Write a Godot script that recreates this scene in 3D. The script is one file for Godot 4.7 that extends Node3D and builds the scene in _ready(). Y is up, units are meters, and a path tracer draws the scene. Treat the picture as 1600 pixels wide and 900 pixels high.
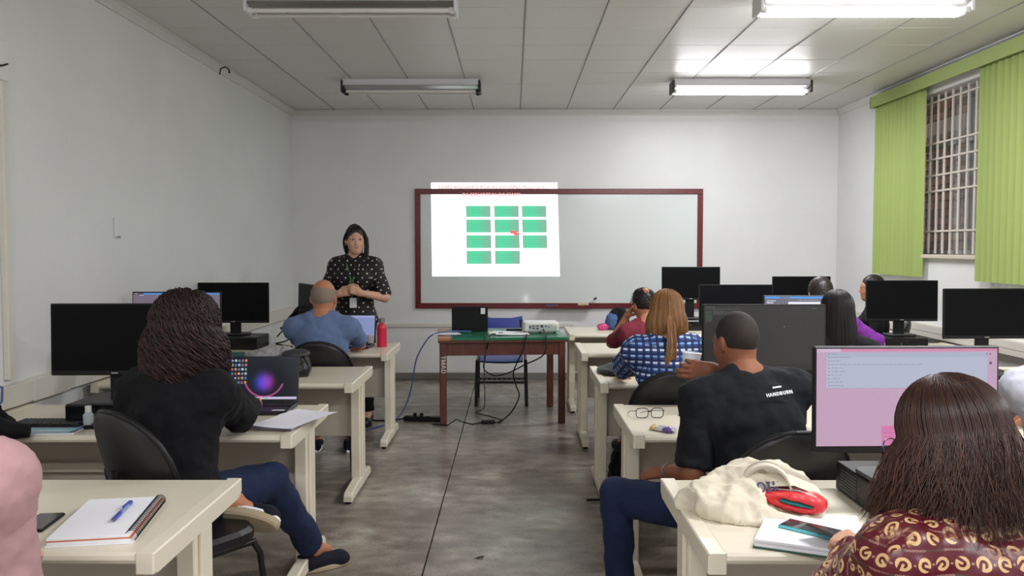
extends Node3D

# ---------------------------------------------------------------- mesh builder
class Shape:
	var v := PackedVector3Array()
	var n := PackedVector3Array()
	var uv := PackedVector2Array()
	var idx := PackedInt32Array()
	var xf := Transform3D()
	var uvk := 0            # 0: uv as given, 1: cylinder round uax
	var uvo := Vector3()
	var uax := Vector3.UP
	var uref := Vector3.BACK
	var uvs := Vector2(1, 1)
	var urad := 0.15

	func vert(p: Vector3, nn: Vector3, t := Vector2()) -> int:
		v.append(xf * p)
		n.append((xf.basis * nn).normalized())
		uv.append(t)
		return v.size() - 1

	func tri(a: int, b: int, c: int) -> void:
		var cr := (v[b] - v[a]).cross(v[c] - v[a])
		if cr.dot(n[a] + n[b] + n[c]) > 0.0:
			idx.append(a); idx.append(c); idx.append(b)
		else:
			idx.append(a); idx.append(b); idx.append(c)

	func quad(a: int, b: int, c: int, d: int) -> void:
		tri(a, b, c)
		tri(a, c, d)

	func flat4(a: Vector3, b: Vector3, c: Vector3, d: Vector3, out: Vector3) -> void:
		var nn := (b - a).cross(c - a).normalized()
		if nn.length() < 0.5:
			nn = (c - a).cross(d - a).normalized()
		if nn.dot(out) < 0.0:
			nn = -nn
		var i := vert(a, nn, Vector2(0, 1))
		vert(b, nn, Vector2(1, 1))
		vert(c, nn, Vector2(1, 0))
		vert(d, nn, Vector2(0, 0))
		quad(i, i + 1, i + 2, i + 3)

	func flat3(a: Vector3, b: Vector3, c: Vector3, out: Vector3) -> void:
		var nn := (b - a).cross(c - a).normalized()
		if nn.dot(out) < 0.0:
			nn = -nn
		var i := vert(a, nn)
		vert(b, nn, Vector2(1, 0))
		vert(c, nn, Vector2(1, 1))
		tri(i, i + 1, i + 2)

	# chamfered box
	func box(c: Vector3, s: Vector3, bev := 0.004, bs := Basis()) -> Shape:
		var h := s * 0.5
		var e: float = minf(bev, minf(h.x, minf(h.y, h.z)) * 0.9)
		var ax := [Vector3(1, 0, 0), Vector3(0, 1, 0), Vector3(0, 0, 1)]
		for k in 3:
			var u: Vector3 = ax[(k + 1) % 3]
			var w: Vector3 = ax[(k + 2) % 3]
			var hk: float = h[k]
			var hu: float = h[(k + 1) % 3]
			var hw: float = h[(k + 2) % 3]
			for sg: float in [-1.0, 1.0]:
				var o: Vector3 = ax[k] * hk * sg
				var uu := u * (hu - e)
				var ww := w * (hw - e)
				flat4(c + bs * (o - uu - ww), c + bs * (o + uu - ww), c + bs * (o + uu + ww), c + bs * (o - uu + ww), bs * (ax[k] * sg))
				if e > 0.0:
					for sh: float in [-1.0, 1.0]:   # edge between face k and face k+1
						var p1 := o + u * (hu - e) * sh
						var p2: Vector3 = ax[k] * (hk - e) * sg + u * hu * sh
						flat4(c + bs * (p1 - ww), c + bs * (p1 + ww), c + bs * (p2 + ww), c + bs * (p2 - ww), bs * (ax[k] * sg + u * sh))
		if e > 0.0:
			for sx: float in [-1.0, 1.0]:
				for sy: float in [-1.0, 1.0]:
					for sz: float in [-1.0, 1.0]:
						flat3(c + bs * Vector3(h.x * sx, (h.y - e) * sy, (h.z - e) * sz), c + bs * Vector3((h.x - e) * sx, h.y * sy, (h.z - e) * sz), c + bs * Vector3((h.x - e) * sx, (h.y - e) * sy, h.z * sz), bs * Vector3(sx, sy, sz))
		return self

	func tube(path: Array, r, sides := 8, caps := true, squash := 1.0) -> Shape:
		var m := path.size()
		var t0: Vector3 = (path[1] - path[0]).normalized()
		var up := Vector3.UP if absf(t0.y) < 0.9 else Vector3.RIGHT
		var nx := up.cross(t0).normalized()
		var base := v.size()
		for i in m:
			var t: Vector3 = (path[mini(i + 1, m - 1)] - path[maxi(i - 1, 0)]).normalized()
			nx = (nx - t * nx.dot(t)).normalized()
			var ny := t.cross(nx)
			var rr: float = r[i] if r is Array else r
			for k in sides:
				var a := TAU * k / sides
				var d := nx * cos(a) + ny * sin(a) * squash
				vert(path[i] + d * rr, d, Vector2(float(k) / sides, float(i) / (m - 1)))
		for i in m - 1:
			for k in sides:
				var k2 := (k + 1) % sides
				quad(base + i * sides + k, base + i * sides + k2, base + (i + 1) * sides + k2, base + (i + 1) * sides + k)
		if caps:
			for e in [0, m - 1]:
				var t: Vector3 = (path[0] - path[1]).normalized() if e == 0 else (path[m - 1] - path[m - 2]).normalized()
				var ci := vert(path[e], t)
				var ring := v.size()
				for k in sides:
					v.append(v[base + e * sides + k]); n.append((xf.basis * t).normalized()); uv.append(Vector2())
				for k in sides:
					tri(ci, ring + k, ring + (k + 1) % sides)
		return self

	# profile: Vector2(radius, height) from bottom to top
	func lathe(prof: Array, seg := 20, at := Vector3(), bs := Basis()) -> Shape:
		for i in prof.size() - 1:
			var p: Vector2 = prof[i]
			var q: Vector2 = prof[i + 1]
			var d := (q - p)
			if d.length() < 1e-6:
				continue
			var nn2 := Vector2(d.y, -d.x).normalized()
			var base := v.size()
			for k in seg + 1:
				var a := TAU * k / seg
				var dir := Vector3(cos(a), 0, sin(a))
				var nn := bs * (dir * nn2.x + Vector3.UP * nn2.y)
				vert(at + bs * (dir * p.x + Vector3.UP * p.y), nn, Vector2(float(k) / seg, 0))
				vert(at + bs * (dir * q.x + Vector3.UP * q.y), nn, Vector2(float(k) / seg, 1))
			for k in seg:
				quad(base + k * 2, base + k * 2 + 2, base + k * 2 + 3, base + k * 2 + 1)
		return self

	# polygon in its own x-y plane, depth d along z, centred
	func slab(poly: PackedVector2Array, d: float, t := Transform3D(), bev := 0.0) -> Shape:
		var inner := poly
		if bev > 0.0:
			var off := Geometry2D.offset_polygon(poly, -bev)
			if off.size() == 1 and off[0].size() >= 3:
				inner = off[0]
		var tr := Geometry2D.triangulate_polygon(inner)
		for sg: float in [-1.0, 1.0]:
			var nn := t.basis * Vector3(0, 0, sg)
			var base := v.size()
			for p in inner:
				vert(t * Vector3(p.x, p.y, sg * d * 0.5), nn, Vector2(p.x, p.y))
			for i in range(0, tr.size(), 3):
				tri(base + tr[i], base + tr[i + 1], base + tr[i + 2])
		var cw := Geometry2D.is_polygon_clockwise(poly)
		var m := poly.size()
		for i in m:
			var p := poly[i]
			var q := poly[(i + 1) % m]
			var e := (q - p).normalized()
			var o := Vector2(e.y, -e.x)
			if cw:
				o = -o
			flat4(t * Vector3(p.x, p.y, -d * 0.5 + bev), t * Vector3(q.x, q.y, -d * 0.5 + bev), t * Vector3(q.x, q.y, d * 0.5 - bev), t * Vector3(p.x, p.y, d * 0.5 - bev), t.basis * Vector3(o.x, o.y, 0))
		if inner != poly:
			for sg: float in [-1.0, 1.0]:
				for i in m:
					var p := poly[i]
					var q := poly[(i + 1) % m]
					var e := (q - p).normalized()
					var o := Vector2(e.y, -e.x) * (-1.0 if cw else 1.0)
					var pi := p - o * bev
					var qi := q - o * bev
					flat4(t * Vector3(p.x, p.y, sg * (d * 0.5 - bev)), t * Vector3(q.x, q.y, sg * (d * 0.5 - bev)), t * Vector3(qi.x, qi.y, sg * d * 0.5), t * Vector3(pi.x, pi.y, sg * d * 0.5), t.basis * Vector3(o.x, o.y, sg))
		return self

	# smooth grid surface from rows of points
	func sheet(rows: Array, closed := false, flip := false) -> Shape:
		var a := rows.size()
		var b: int = rows[0].size()
		var base := v.size()
		for i in a:
			for j in b:
				var j0 := (j - 1 + b) % b if closed else maxi(j - 1, 0)
				var j1 := (j + 1) % b if closed else mini(j + 1, b - 1)
				var du: Vector3 = rows[i][j1] - rows[i][j0]
				var dv: Vector3 = rows[mini(i + 1, a - 1)][j] - rows[maxi(i - 1, 0)][j]
				var nn := du.cross(dv).normalized()
				if nn.length() < 0.5:
					nn = Vector3.UP
				vert(rows[i][j], -nn if flip else nn, Vector2(float(j) / (b - 1), float(i) / (a - 1)))
		for i in a - 1:
			for j in (b if closed else b - 1):
				var j2 := (j + 1) % b
				quad(base + i * b + j, base + i * b + j2, base + (i + 1) * b + j2, base + (i + 1) * b + j)
		return self

	func ball(c: Vector3, r: Vector3, seg := 12, bs := Basis()) -> Shape:
		var base := v.size()
		var rings := seg / 2
		for i in rings + 1:
			var th := PI * i / rings
			for k in seg + 1:
				var a := TAU * k / seg
				var d := Vector3(sin(th) * cos(a), cos(th), sin(th) * sin(a))
				vert(c + bs * (d * r), bs * (d / r).normalized(), Vector2(float(k) / seg, float(i) / rings))
		for i in rings:
			for k in seg:
				quad(base + i * (seg + 1) + k, base + i * (seg + 1) + k + 1, base + (i + 1) * (seg + 1) + k + 1, base + (i + 1) * (seg + 1) + k)
		return self

	func append(o: Shape, t: Transform3D) -> void:
		var base := v.size()
		var fl := t.basis.determinant() < 0.0
		for i in o.v.size():
			v.append(t * o.v[i])
			n.append((t.basis * o.n[i]).normalized())
			uv.append(o.uv[i])
		for i in range(0, o.idx.size(), 3):
			idx.append(base + o.idx[i])
			idx.append(base + o.idx[i + (2 if fl else 1)])
			idx.append(base + o.idx[i + (1 if fl else 2)])

	func renormal() -> void:
		var acc := PackedVector3Array()
		acc.resize(v.size())
		for t in range(0, idx.size(), 3):
			var a := idx[t]
			var b := idx[t + 1]
			var c := idx[t + 2]
			var cr := (v[c] - v[a]).cross(v[b] - v[a])
			acc[a] += cr
			acc[b] += cr
			acc[c] += cr
		for i in v.size():
			if acc[i].length_squared() > 1e-16:
				n[i] = acc[i].normalized()

	func mesh() -> ArrayMesh:
		if uvk == 1:
			var side := uax.cross(uref).normalized()
			var back := side.cross(uax).normalized()
			for i in v.size():
				var p := v[i] - uvo
				uv[i] = Vector2(atan2(p.dot(side), p.dot(back)) * urad * uvs.x, -p.dot(uax) * uvs.y)
		var arr := []
		arr.resize(Mesh.ARRAY_MAX)
		arr[Mesh.ARRAY_VERTEX] = v
		arr[Mesh.ARRAY_NORMAL] = n
		arr[Mesh.ARRAY_TEX_UV] = uv
		arr[Mesh.ARRAY_INDEX] = idx
		var m := ArrayMesh.new()
		m.add_surface_from_arrays(Mesh.PRIMITIVE_TRIANGLES, arr)
		return m

# ---------------------------------------------------------------- distance field, meshed as surface nets
class Field:
	var o: Vector3
	var h: float
	var nx: int
	var ny: int
	var nz: int
	var d := PackedFloat32Array()

	func _init(lo: Vector3, hi: Vector3, cell: float) -> void:
		h = cell
		o = lo
		nx = int((hi.x - lo.x) / h) + 2
		ny = int((hi.y - lo.y) / h) + 2
		nz = int((hi.z - lo.z) / h) + 2
		d.resize(nx * ny * nz)
		d.fill(1.0)

	func span(lo: Vector3, hi: Vector3) -> Array:
		var a := (lo - o) / h
		var b := (hi - o) / h
		return [clampi(int(a.x), 0, nx - 1), clampi(int(a.y), 0, ny - 1), clampi(int(a.z), 0, nz - 1), clampi(int(b.x) + 1, 0, nx - 1), clampi(int(b.y) + 1, 0, ny - 1), clampi(int(b.z) + 1, 0, nz - 1)]

	# tapered capsule; cut > 0 ends it flat at b
	func cone(a: Vector3, b: Vector3, ra: float, rb: float, k := 0.03, cut := false) -> void:
		var m := maxf(ra, rb) + k + h * 2.5
		var s := span(a.min(b) - Vector3(m, m, m), a.max(b) + Vector3(m, m, m))
		var ab := b - a
		var l2 := maxf(ab.length_squared(), 1e-8)
		var dir := ab.normalized()
		var ik := 0.25 / maxf(k, 1e-5)
		for z in range(s[2], s[5] + 1):
			for y in range(s[1], s[4] + 1):
				var i: int = (z * ny + y) * nx + s[0]
				var p := o + Vector3(s[0], y, z) * h
				for x in range(s[0], s[3] + 1):
					var t := clampf((p - a).dot(ab) / l2, 0.0, 1.0)
					var q := p.distance_to(a + ab * t) - (ra + (rb - ra) * t)
					if cut:
						q = maxf(q, (p - b).dot(dir))
					if q < m:
						var e := d[i]
						var w := maxf(k - absf(e - q), 0.0)
						d[i] = minf(e, q) - w * w * ik
					i += 1
					p.x += h

	func ell(c: Vector3, r: Vector3, bs := Basis(), k := 0.03, sub := false) -> void:
		var rm := maxf(r.x, maxf(r.y, r.z))
		var m := rm + k + h * 2.5
		var s := span(c - Vector3(m, m, m), c + Vector3(m, m, m))
		var inv := bs.transposed()
		var ik := 0.25 / maxf(k, 1e-5)
		var lim := k + h * 2.5
		var r2 := r * r
		for z in range(s[2], s[5] + 1):
			for y in range(s[1], s[4] + 1):
				var i: int = (z * ny + y) * nx + s[0]
				var p := o + Vector3(s[0], y, z) * h
				for x in range(s[0], s[3] + 1):
					var l := inv * (p - c)
					var k0 := (l / r).length()
					var k1 := (l / r2).length()
					var q := k0 * (k0 - 1.0) / maxf(k1, 1e-4) if k1 > 1e-4 else -minf(r.x, minf(r.y, r.z))
					if q < lim:
						var e := d[i]
						if sub:
							var w := maxf(k - absf(e + q), 0.0)
							d[i] = maxf(e, -q) + w * w * ik
						else:
							var w := maxf(k - absf(e - q), 0.0)
							d[i] = minf(e, q) - w * w * ik
					i += 1
					p.x += h

	func cutplane(c: Vector3, nn: Vector3) -> void:   # removes the side nn points to
		var i := 0
		for z in nz:
			for y in ny:
				var p := o + Vector3(0, y, z) * h
				for x in nx:
					if d[i] < 0.9:
						d[i] = maxf(d[i], (p - c).dot(nn))
					i += 1
					p.x += h

	func emit(sh: Shape, noise: FastNoiseLite = null, amp := 0.0) -> void:
		var sy := nx
		var sz := nx * ny
		var id := PackedInt32Array()
		id.resize(d.size())
		id.fill(-1)
		var co := [0, 1, sy, sy + 1, sz, sz + 1, sz + sy, sz + sy + 1]
		var cells := PackedInt32Array()
		for z in nz - 1:
			for y in ny - 1:
				var i := (z * ny + y) * nx - 1
				for x in nx - 1:
					i += 1
					var d0 := d[i]
					if d0 > 0.9:
						continue
					var d1 := d[i + 1]
					var d2 := d[i + sy]
					var d3 := d[i + sy + 1]
					var d4 := d[i + sz]
					var d5 := d[i + sz + 1]
					var d6 := d[i + sz + sy]
					var d7 := d[i + sz + sy + 1]
					var neg := int(d0 < 0.0) + int(d1 < 0.0) + int(d2 < 0.0) + int(d3 < 0.0) + int(d4 < 0.0) + int(d5 < 0.0) + int(d6 < 0.0) + int(d7 < 0.0)
					if neg == 0 or neg == 8:
						continue
					var sum := Vector3()
					var cnt := 0
					if (d0 < 0.0) != (d1 < 0.0): sum += Vector3(d0 / (d0 - d1), 0, 0); cnt += 1
					if (d2 < 0.0) != (d3 < 0.0): sum += Vector3(d2 / (d2 - d3), 1, 0); cnt += 1
					if (d4 < 0.0) != (d5 < 0.0): sum += Vector3(d4 / (d4 - d5), 0, 1); cnt += 1
					if (d6 < 0.0) != (d7 < 0.0): sum += Vector3(d6 / (d6 - d7), 1, 1); cnt += 1
					if (d0 < 0.0) != (d2 < 0.0): sum += Vector3(0, d0 / (d0 - d2), 0); cnt += 1
					if (d1 < 0.0) != (d3 < 0.0): sum += Vector3(1, d1 / (d1 - d3), 0); cnt += 1
					if (d4 < 0.0) != (d6 < 0.0): sum += Vector3(0, d4 / (d4 - d6), 1); cnt += 1
					if (d5 < 0.0) != (d7 < 0.0): sum += Vector3(1, d5 / (d5 - d7), 1); cnt += 1
					if (d0 < 0.0) != (d4 < 0.0): sum += Vector3(0, 0, d0 / (d0 - d4)); cnt += 1
					if (d1 < 0.0) != (d5 < 0.0): sum += Vector3(1, 0, d1 / (d1 - d5)); cnt += 1
					if (d2 < 0.0) != (d6 < 0.0): sum += Vector3(0, 1, d2 / (d2 - d6)); cnt += 1
					if (d3 < 0.0) != (d7 < 0.0): sum += Vector3(1, 1, d3 / (d3 - d7)); cnt += 1
					var g := Vector3(d1 + d3 + d5 + d7 - d0 - d2 - d4 - d6, d2 + d3 + d6 + d7 - d0 - d1 - d4 - d5, d4 + d5 + d6 + d7 - d0 - d1 - d2 - d3).normalized()
					var p := o + (Vector3(x, y, z) + sum / cnt) * h
					if noise:
						var q := sh.xf * p
						p += g * noise.get_noise_3dv(q) * amp
					id[i] = sh.vert(p, g)
					cells.append(i)
		for i in cells:
			var a := d[i] < 0.0
			var x := i % nx
			var y := (i / nx) % ny
			var z := i / sz
			if y > 0 and z > 0 and a != (d[i + 1] < 0.0):
				net(sh, id[i], id[i - sy], id[i - sy - sz], id[i - sz])
			if x > 0 and z > 0 and a != (d[i + sy] < 0.0):
				net(sh, id[i], id[i - 1], id[i - 1 - sz], id[i - sz])
			if x > 0 and y > 0 and a != (d[i + sz] < 0.0):
				net(sh, id[i], id[i - 1], id[i - 1 - sy], id[i - sy])
		if noise:
			sh.renormal()

	func net(sh: Shape, a: int, b: int, c: int, e: int) -> void:
		if a >= 0 and b >= 0 and c >= 0 and e >= 0:
			sh.quad(a, b, c, e)

# ---------------------------------------------------------------- names, tags, materials
var taken := {}
var mats := {}
var rng := RandomNumberGenerator.new()

func numbered(called: String) -> String:
	if not taken.has(called):
		taken[called] = 0
		return called
	taken[called] += 1
	return "%s_%03d" % [called, taken[called]]

func tag(o: Node, label: String, category: String, group := "") -> Node:
	o.set_meta("label", label)
	o.set_meta("category", category)
	if group:
		o.set_meta("group", group)
	return o

func thing(called: String, label: String, category: String, at := Vector3(), yaw := 0.0, group := "") -> Node3D:
	var o := Node3D.new()
	o.name = numbered(called)
	add_child(o)
	o.position = at
	o.rotation.y = yaw
	tag(o, label, category, group)
	return o

func put(parent: Node, called: String, m, material: Material, at := Transform3D()) -> MeshInstance3D:
	var o := MeshInstance3D.new()
	o.mesh = m.mesh() if m is Shape else m
	o.material_override = material
	o.transform = at
	o.name = called if parent != self else numbered(called)
	parent.add_child(o, true)
	return o

func struct(called: String, m, material: Material, at := Transform3D()) -> MeshInstance3D:
	var o := put(self, called, m, material, at)
	o.set_meta("kind", "structure")
	return o

func rgb(r: float, g: float, b: float) -> Color:
	return Color(r / 255.0, g / 255.0, b / 255.0)

func mat(called: String, c: Color, rough := 0.6, metal := 0.0, spec := 0.5) -> StandardMaterial3D:
	if mats.has(called):
		return mats[called]
	var m := StandardMaterial3D.new()
	m.resource_name = called
	m.albedo_color = c
	m.roughness = rough
	m.metallic = metal
	m.metallic_specular = spec
	mats[called] = m
	return m

func glow(called: String, c: Color, e: float) -> StandardMaterial3D:
	var m := mat(called, Color(0.9, 0.9, 0.9), 0.4)
	m.emission_enabled = true
	m.emission = c
	m.emission_energy_multiplier = e
	return m

func noise_img(w: int, hgt: int, sd: int, freq: float, f: Callable) -> ImageTexture:
	var nz := FastNoiseLite.new()
	nz.seed = sd
	nz.frequency = freq
	nz.fractal_octaves = 4
	var im := Image.create(w, hgt, false, Image.FORMAT_RGB8)
	for y in hgt:
		for x in w:
			im.set_pixel(x, y, f.call(nz, x, y))
	return ImageTexture.create_from_image(im)

func noise_tex(freq: float, lo: Color, hi: Color, sd := 1, size := 512, oct := 4) -> NoiseTexture2D:
	var nz := FastNoiseLite.new()
	nz.seed = sd
	nz.frequency = freq
	nz.fractal_octaves = oct
	var g := Gradient.new()
	g.set_color(0, lo)
	g.set_color(1, hi)
	var t := NoiseTexture2D.new()
	t.noise = nz
	t.width = size
	t.height = size
	t.seamless = true
	t.color_ramp = g
	return t

# colour grain multiplied on a material, in object or world space
func grain(m: StandardMaterial3D, freq: float, lo: float, hi: float, scale := Vector3(1, 1, 1), world := true, sd := 1) -> StandardMaterial3D:
	m.albedo_texture = noise_tex(freq, Color(lo, lo, lo), Color(hi, hi, hi), sd)
	m.uv1_triplanar = true
	m.uv1_world_triplanar = world
	m.uv1_scale = scale
	return m

func bump(m: StandardMaterial3D, freq: float, cm: float, scale := Vector3(4, 4, 4), sd := 3) -> StandardMaterial3D:
	m.heightmap_enabled = true
	m.heightmap_scale = cm
	m.heightmap_texture = noise_tex(freq, Color.BLACK, Color.WHITE, sd, 256)
	m.uv1_triplanar = true
	m.uv1_world_triplanar = true
	m.uv1_scale = scale
	return m

const XL := -2.54
const XR := 3.72
const ZB := -9.89
const ZF := 1.9
const YC := 3.10

func _ready() -> void:
	rng.seed = 7
	var cam := Camera3D.new()
	cam.name = "camera"
	add_child(cam)
	cam.position = Vector3(0, 1.55, 0)
	cam.rotation = Vector3(-atan(66.0 / 1340.0), atan(2.0 / 1340.0), 0)
	cam.fov = rad_to_deg(2.0 * atan(450.0 / 1340.0))
	cam.near = 0.05
	cam.current = true
	var we := WorldEnvironment.new()
	we.name = "environment"
	var env := Environment.new()
	env.background_mode = Environment.BG_COLOR
	env.background_color = Color(0.66, 0.61, 0.58)
	env.background_energy_multiplier = 0.8
	env.tonemap_mode = Environment.TONE_MAPPER_LINEAR
	env.tonemap_exposure = 1.14
	env.sdfgi_enabled = true
	env.ssao_enabled = true
	env.ssil_enabled = true
	we.environment = env
	add_child(we)
	build_materials()
	# fluorescent fittings: right row lit, left row off; the same rows go on behind the camera
	lamp(Vector3(2.14, YC, -5.35), true, "near lit fluorescent ceiling fitting with white housing by the window")
	lamp(Vector3(2.12, YC, -8.10), true, "far lit fluorescent ceiling fitting near the whiteboard wall", false, 0.72)
	lamp(Vector3(-0.99, YC, -5.36), false, "near unlit fluorescent ceiling fitting with white housing on the left")
	lamp(Vector3(-0.95, YC, -8.10), false, "far unlit fluorescent ceiling fitting above the standing presenter", false)
	lamp(Vector3(2.14, YC, -2.60), true, "lit fluorescent ceiling fitting above the front right desk")
	lamp(Vector3(2.14, YC, 0.15), true, "lit fluorescent ceiling fitting at the back of the room")
	lamp(Vector3(-0.95, YC, 0.15), true, "lit fluorescent ceiling fitting at the left back of the room")
	build_room()
	build_window()
	build_board()
	build_desks()
	build_screens()
	build_teacher_table()
	build_small_things()
	build_people()

func build_materials() -> void:
	var w := mat("wall_paint", rgb(232, 232, 231), 0.38, 0.0, 0.45)
	grain(w, 0.006, 0.965, 1.0, Vector3(0.25, 0.25, 0.25), true, 5)
	var cl := mat("ceiling_panel", rgb(214, 212, 208), 0.40, 0.0, 0.5)
	bump(cl, 0.09, 0.10, Vector3(2.2, 2.2, 2.2), 9)
	mat("ceiling_rail", rgb(150, 149, 147), 0.5)
	mat("moulding", rgb(214, 213, 210), 0.5)
	mat("skirting", rgb(128, 124, 118), 0.6)
	mat("cream", rgb(226, 217, 196), 0.3, 0.0, 0.5)
	mat("cream_edge", rgb(232, 223, 202), 0.28)
	mat("panel", rgb(200, 191, 174), 0.5)
	mat("black_plastic", rgb(17, 17, 19), 0.45, 0.0, 0.4)
	mat("black_gloss", rgb(14, 14, 17), 0.22)
	mat("screen_off", rgb(11, 12, 14), 0.5, 0.0, 0.22)
	mat("dark_grey", rgb(52, 52, 55), 0.5)
	mat("black_tube", rgb(18, 17, 18), 0.35)
	mat("black_vinyl", rgb(24, 23, 25), 0.42)
	mat("steel", rgb(170, 168, 165), 0.3, 0.8)
	mat("lamp_white", rgb(225, 225, 228), 0.4)
	mat("lamp_black", rgb(35, 33, 33), 0.5)
	mat("paper", rgb(238, 238, 242), 0.8)
	mat("white_plastic", rgb(228, 226, 220), 0.35)
	mat("trunking", rgb(222, 217, 206), 0.45)
	var fw := mat("frame_red", rgb(120, 32, 34), 0.3)
	grain(fw, 0.02, 0.75, 1.0, Vector3(2, 2, 2))
	mat("board_white", rgb(222, 228, 226), 0.12, 0.0, 0.5)
	var tb := mat("table_wood", rgb(112, 58, 44), 0.4)
	grain(tb, 0.03, 0.7, 1.0, Vector3(3, 0.4, 3))
	mat("table_green", rgb(38, 116, 84), 0.2)
	mat("table_edge", rgb(170, 112, 70), 0.5)
	mat("blue_plastic", rgb(36, 58, 150), 0.35)
	mat("blue_cable", rgb(74, 96, 160), 0.5)
	var g := mat("blind_green", rgb(160, 177, 100), 0.7)
	g.backlight_enabled = true
	g.backlight = Color(0.3, 0.34, 0.17)
	mat("valance_green", rgb(164, 180, 106), 0.6)
	mat("grille", rgb(206, 196, 186), 0.5)
	mat("window_metal", rgb(150, 150, 150), 0.45, 0.3)
	var gl := mat("pane_glass", Color(0.9, 0.95, 0.95, 0.08), 0.03)
	gl.transparency = BaseMaterial3D.TRANSPARENCY_ALPHA
	glow("tube_lit", Color(0.97, 0.97, 1.0), 14.0)
	var fl := mat("floor_concrete", Color.WHITE, 0.3, 0.0, 0.5)
	var n2 := FastNoiseLite.new()
	n2.seed = 21
	n2.frequency = 0.035
	n2.fractal_octaves = 5
	var n3 := FastNoiseLite.new()
	n3.seed = 31
	n3.frequency = 0.5
	fl.albedo_texture = noise_img(1400, 1400, 11, 0.008, func(nz: FastNoiseLite, x: int, y: int) -> Color:
		var a := nz.get_noise_2d(x, y)
		var b := n2.get_noise_2d(x * 0.8, y * 1.3)
		var s := n3.get_noise_2d(x, y)
		var t := clampf(0.5 + a * 0.7 + b * 0.55, 0.0, 1.0)
		var c := Color(0.43, 0.39, 0.35).lerp(Color(0.66, 0.62, 0.575), t)
		if s > 0.38:
			c = c.lerp(Color(0.78, 0.74, 0.66), 0.45 * smoothstep(0.38, 0.6, s))
		elif s < -0.42:
			c = c.lerp(Color(0.2, 0.18, 0.16), 0.4)
		var gr := smoothstep(0.15, 0.5, a) * smoothstep(0.0, 0.3, b)
		return c.lerp(Color(0.66, 0.68, 0.60), gr * 0.6))
	fl.uv1_triplanar = true
	fl.uv1_world_triplanar = true
	fl.uv1_scale = Vector3(0.105, 0.105, 0.105)
	fl.uv1_offset = Vector3(0.38, 0.0, 0.03)
	fl.roughness_texture = noise_tex(0.012, Color(0.55, 0.55, 0.55), Color(1, 1, 1), 14)
	fl.roughness = 0.36

# ---------------------------------------------------------------- lamps
func lamp(at: Vector3, lit: bool, label: String, pale := true, power := 1.0) -> void:
	var t := thing("ceiling_light", label, "ceiling light", at)
	put(t, "housing", Shape.new().box(Vector3(0, -0.035, 0), Vector3(1.27, 0.07, 0.17), 0.008), mats.lamp_white)
	put(t, "reflector", Shape.new().slab(PackedVector2Array([Vector2(-0.10, -0.072), Vector2(-0.028, -0.088), Vector2(0.028, -0.088), Vector2(0.10, -0.072), Vector2(0.10, -0.068), Vector2(-0.10, -0.068)]), 1.24, Transform3D(Basis(Vector3.UP, PI / 2), Vector3())), mats.steel)
	for s: float in [-1.0, 1.0]:
		put(t, "end_bracket", Shape.new().box(Vector3(0.637 * s, -0.075, 0), Vector3(0.018, 0.11, 0.20), 0.004), mats.lamp_white if pale else mats.lamp_black)
		for w: float in [-1.0, 1.0]:
			put(t, "tube_socket", Shape.new().box(Vector3(0.615 * s, -0.118, 0.06 * w), Vector3(0.03, 0.035, 0.032), 0.005), mats.white_plastic if lit or pale else mats.lamp_black)
	for w: float in [-1.0, 1.0]:
		var tb := Shape.new().tube([Vector3(-0.6, -0.118, 0.06 * w), Vector3(0.6, -0.118, 0.06 * w)], 0.014, 12)
		put(t, "fluorescent_tube", tb, mats.tube_lit if lit else mats.white_plastic)
	if lit:
		# the round tubes shine down and to both sides of the fitting
		for tilt: float in [-1.0, 0.0, 1.0]:
			var a := AreaLight3D.new()
			a.name = "lamp_light"
			a.area_size = Vector2(1.2, 0.10)
			a.area_normalize_energy = true
			a.light_energy = power * (3.6 if tilt == 0.0 else 1.15)
			a.light_color = Color(0.98, 0.985, 1.0)
			a.area_range = 20.0
			a.area_attenuation = 2.0
			a.shadow_enabled = true
			a.rotation.x = -PI / 2 + tilt * 0.75
			a.position = Vector3(0, -0.150 if tilt == 0.0 else -0.135, -tilt * 0.105)
			t.add_child(a, true)

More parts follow.
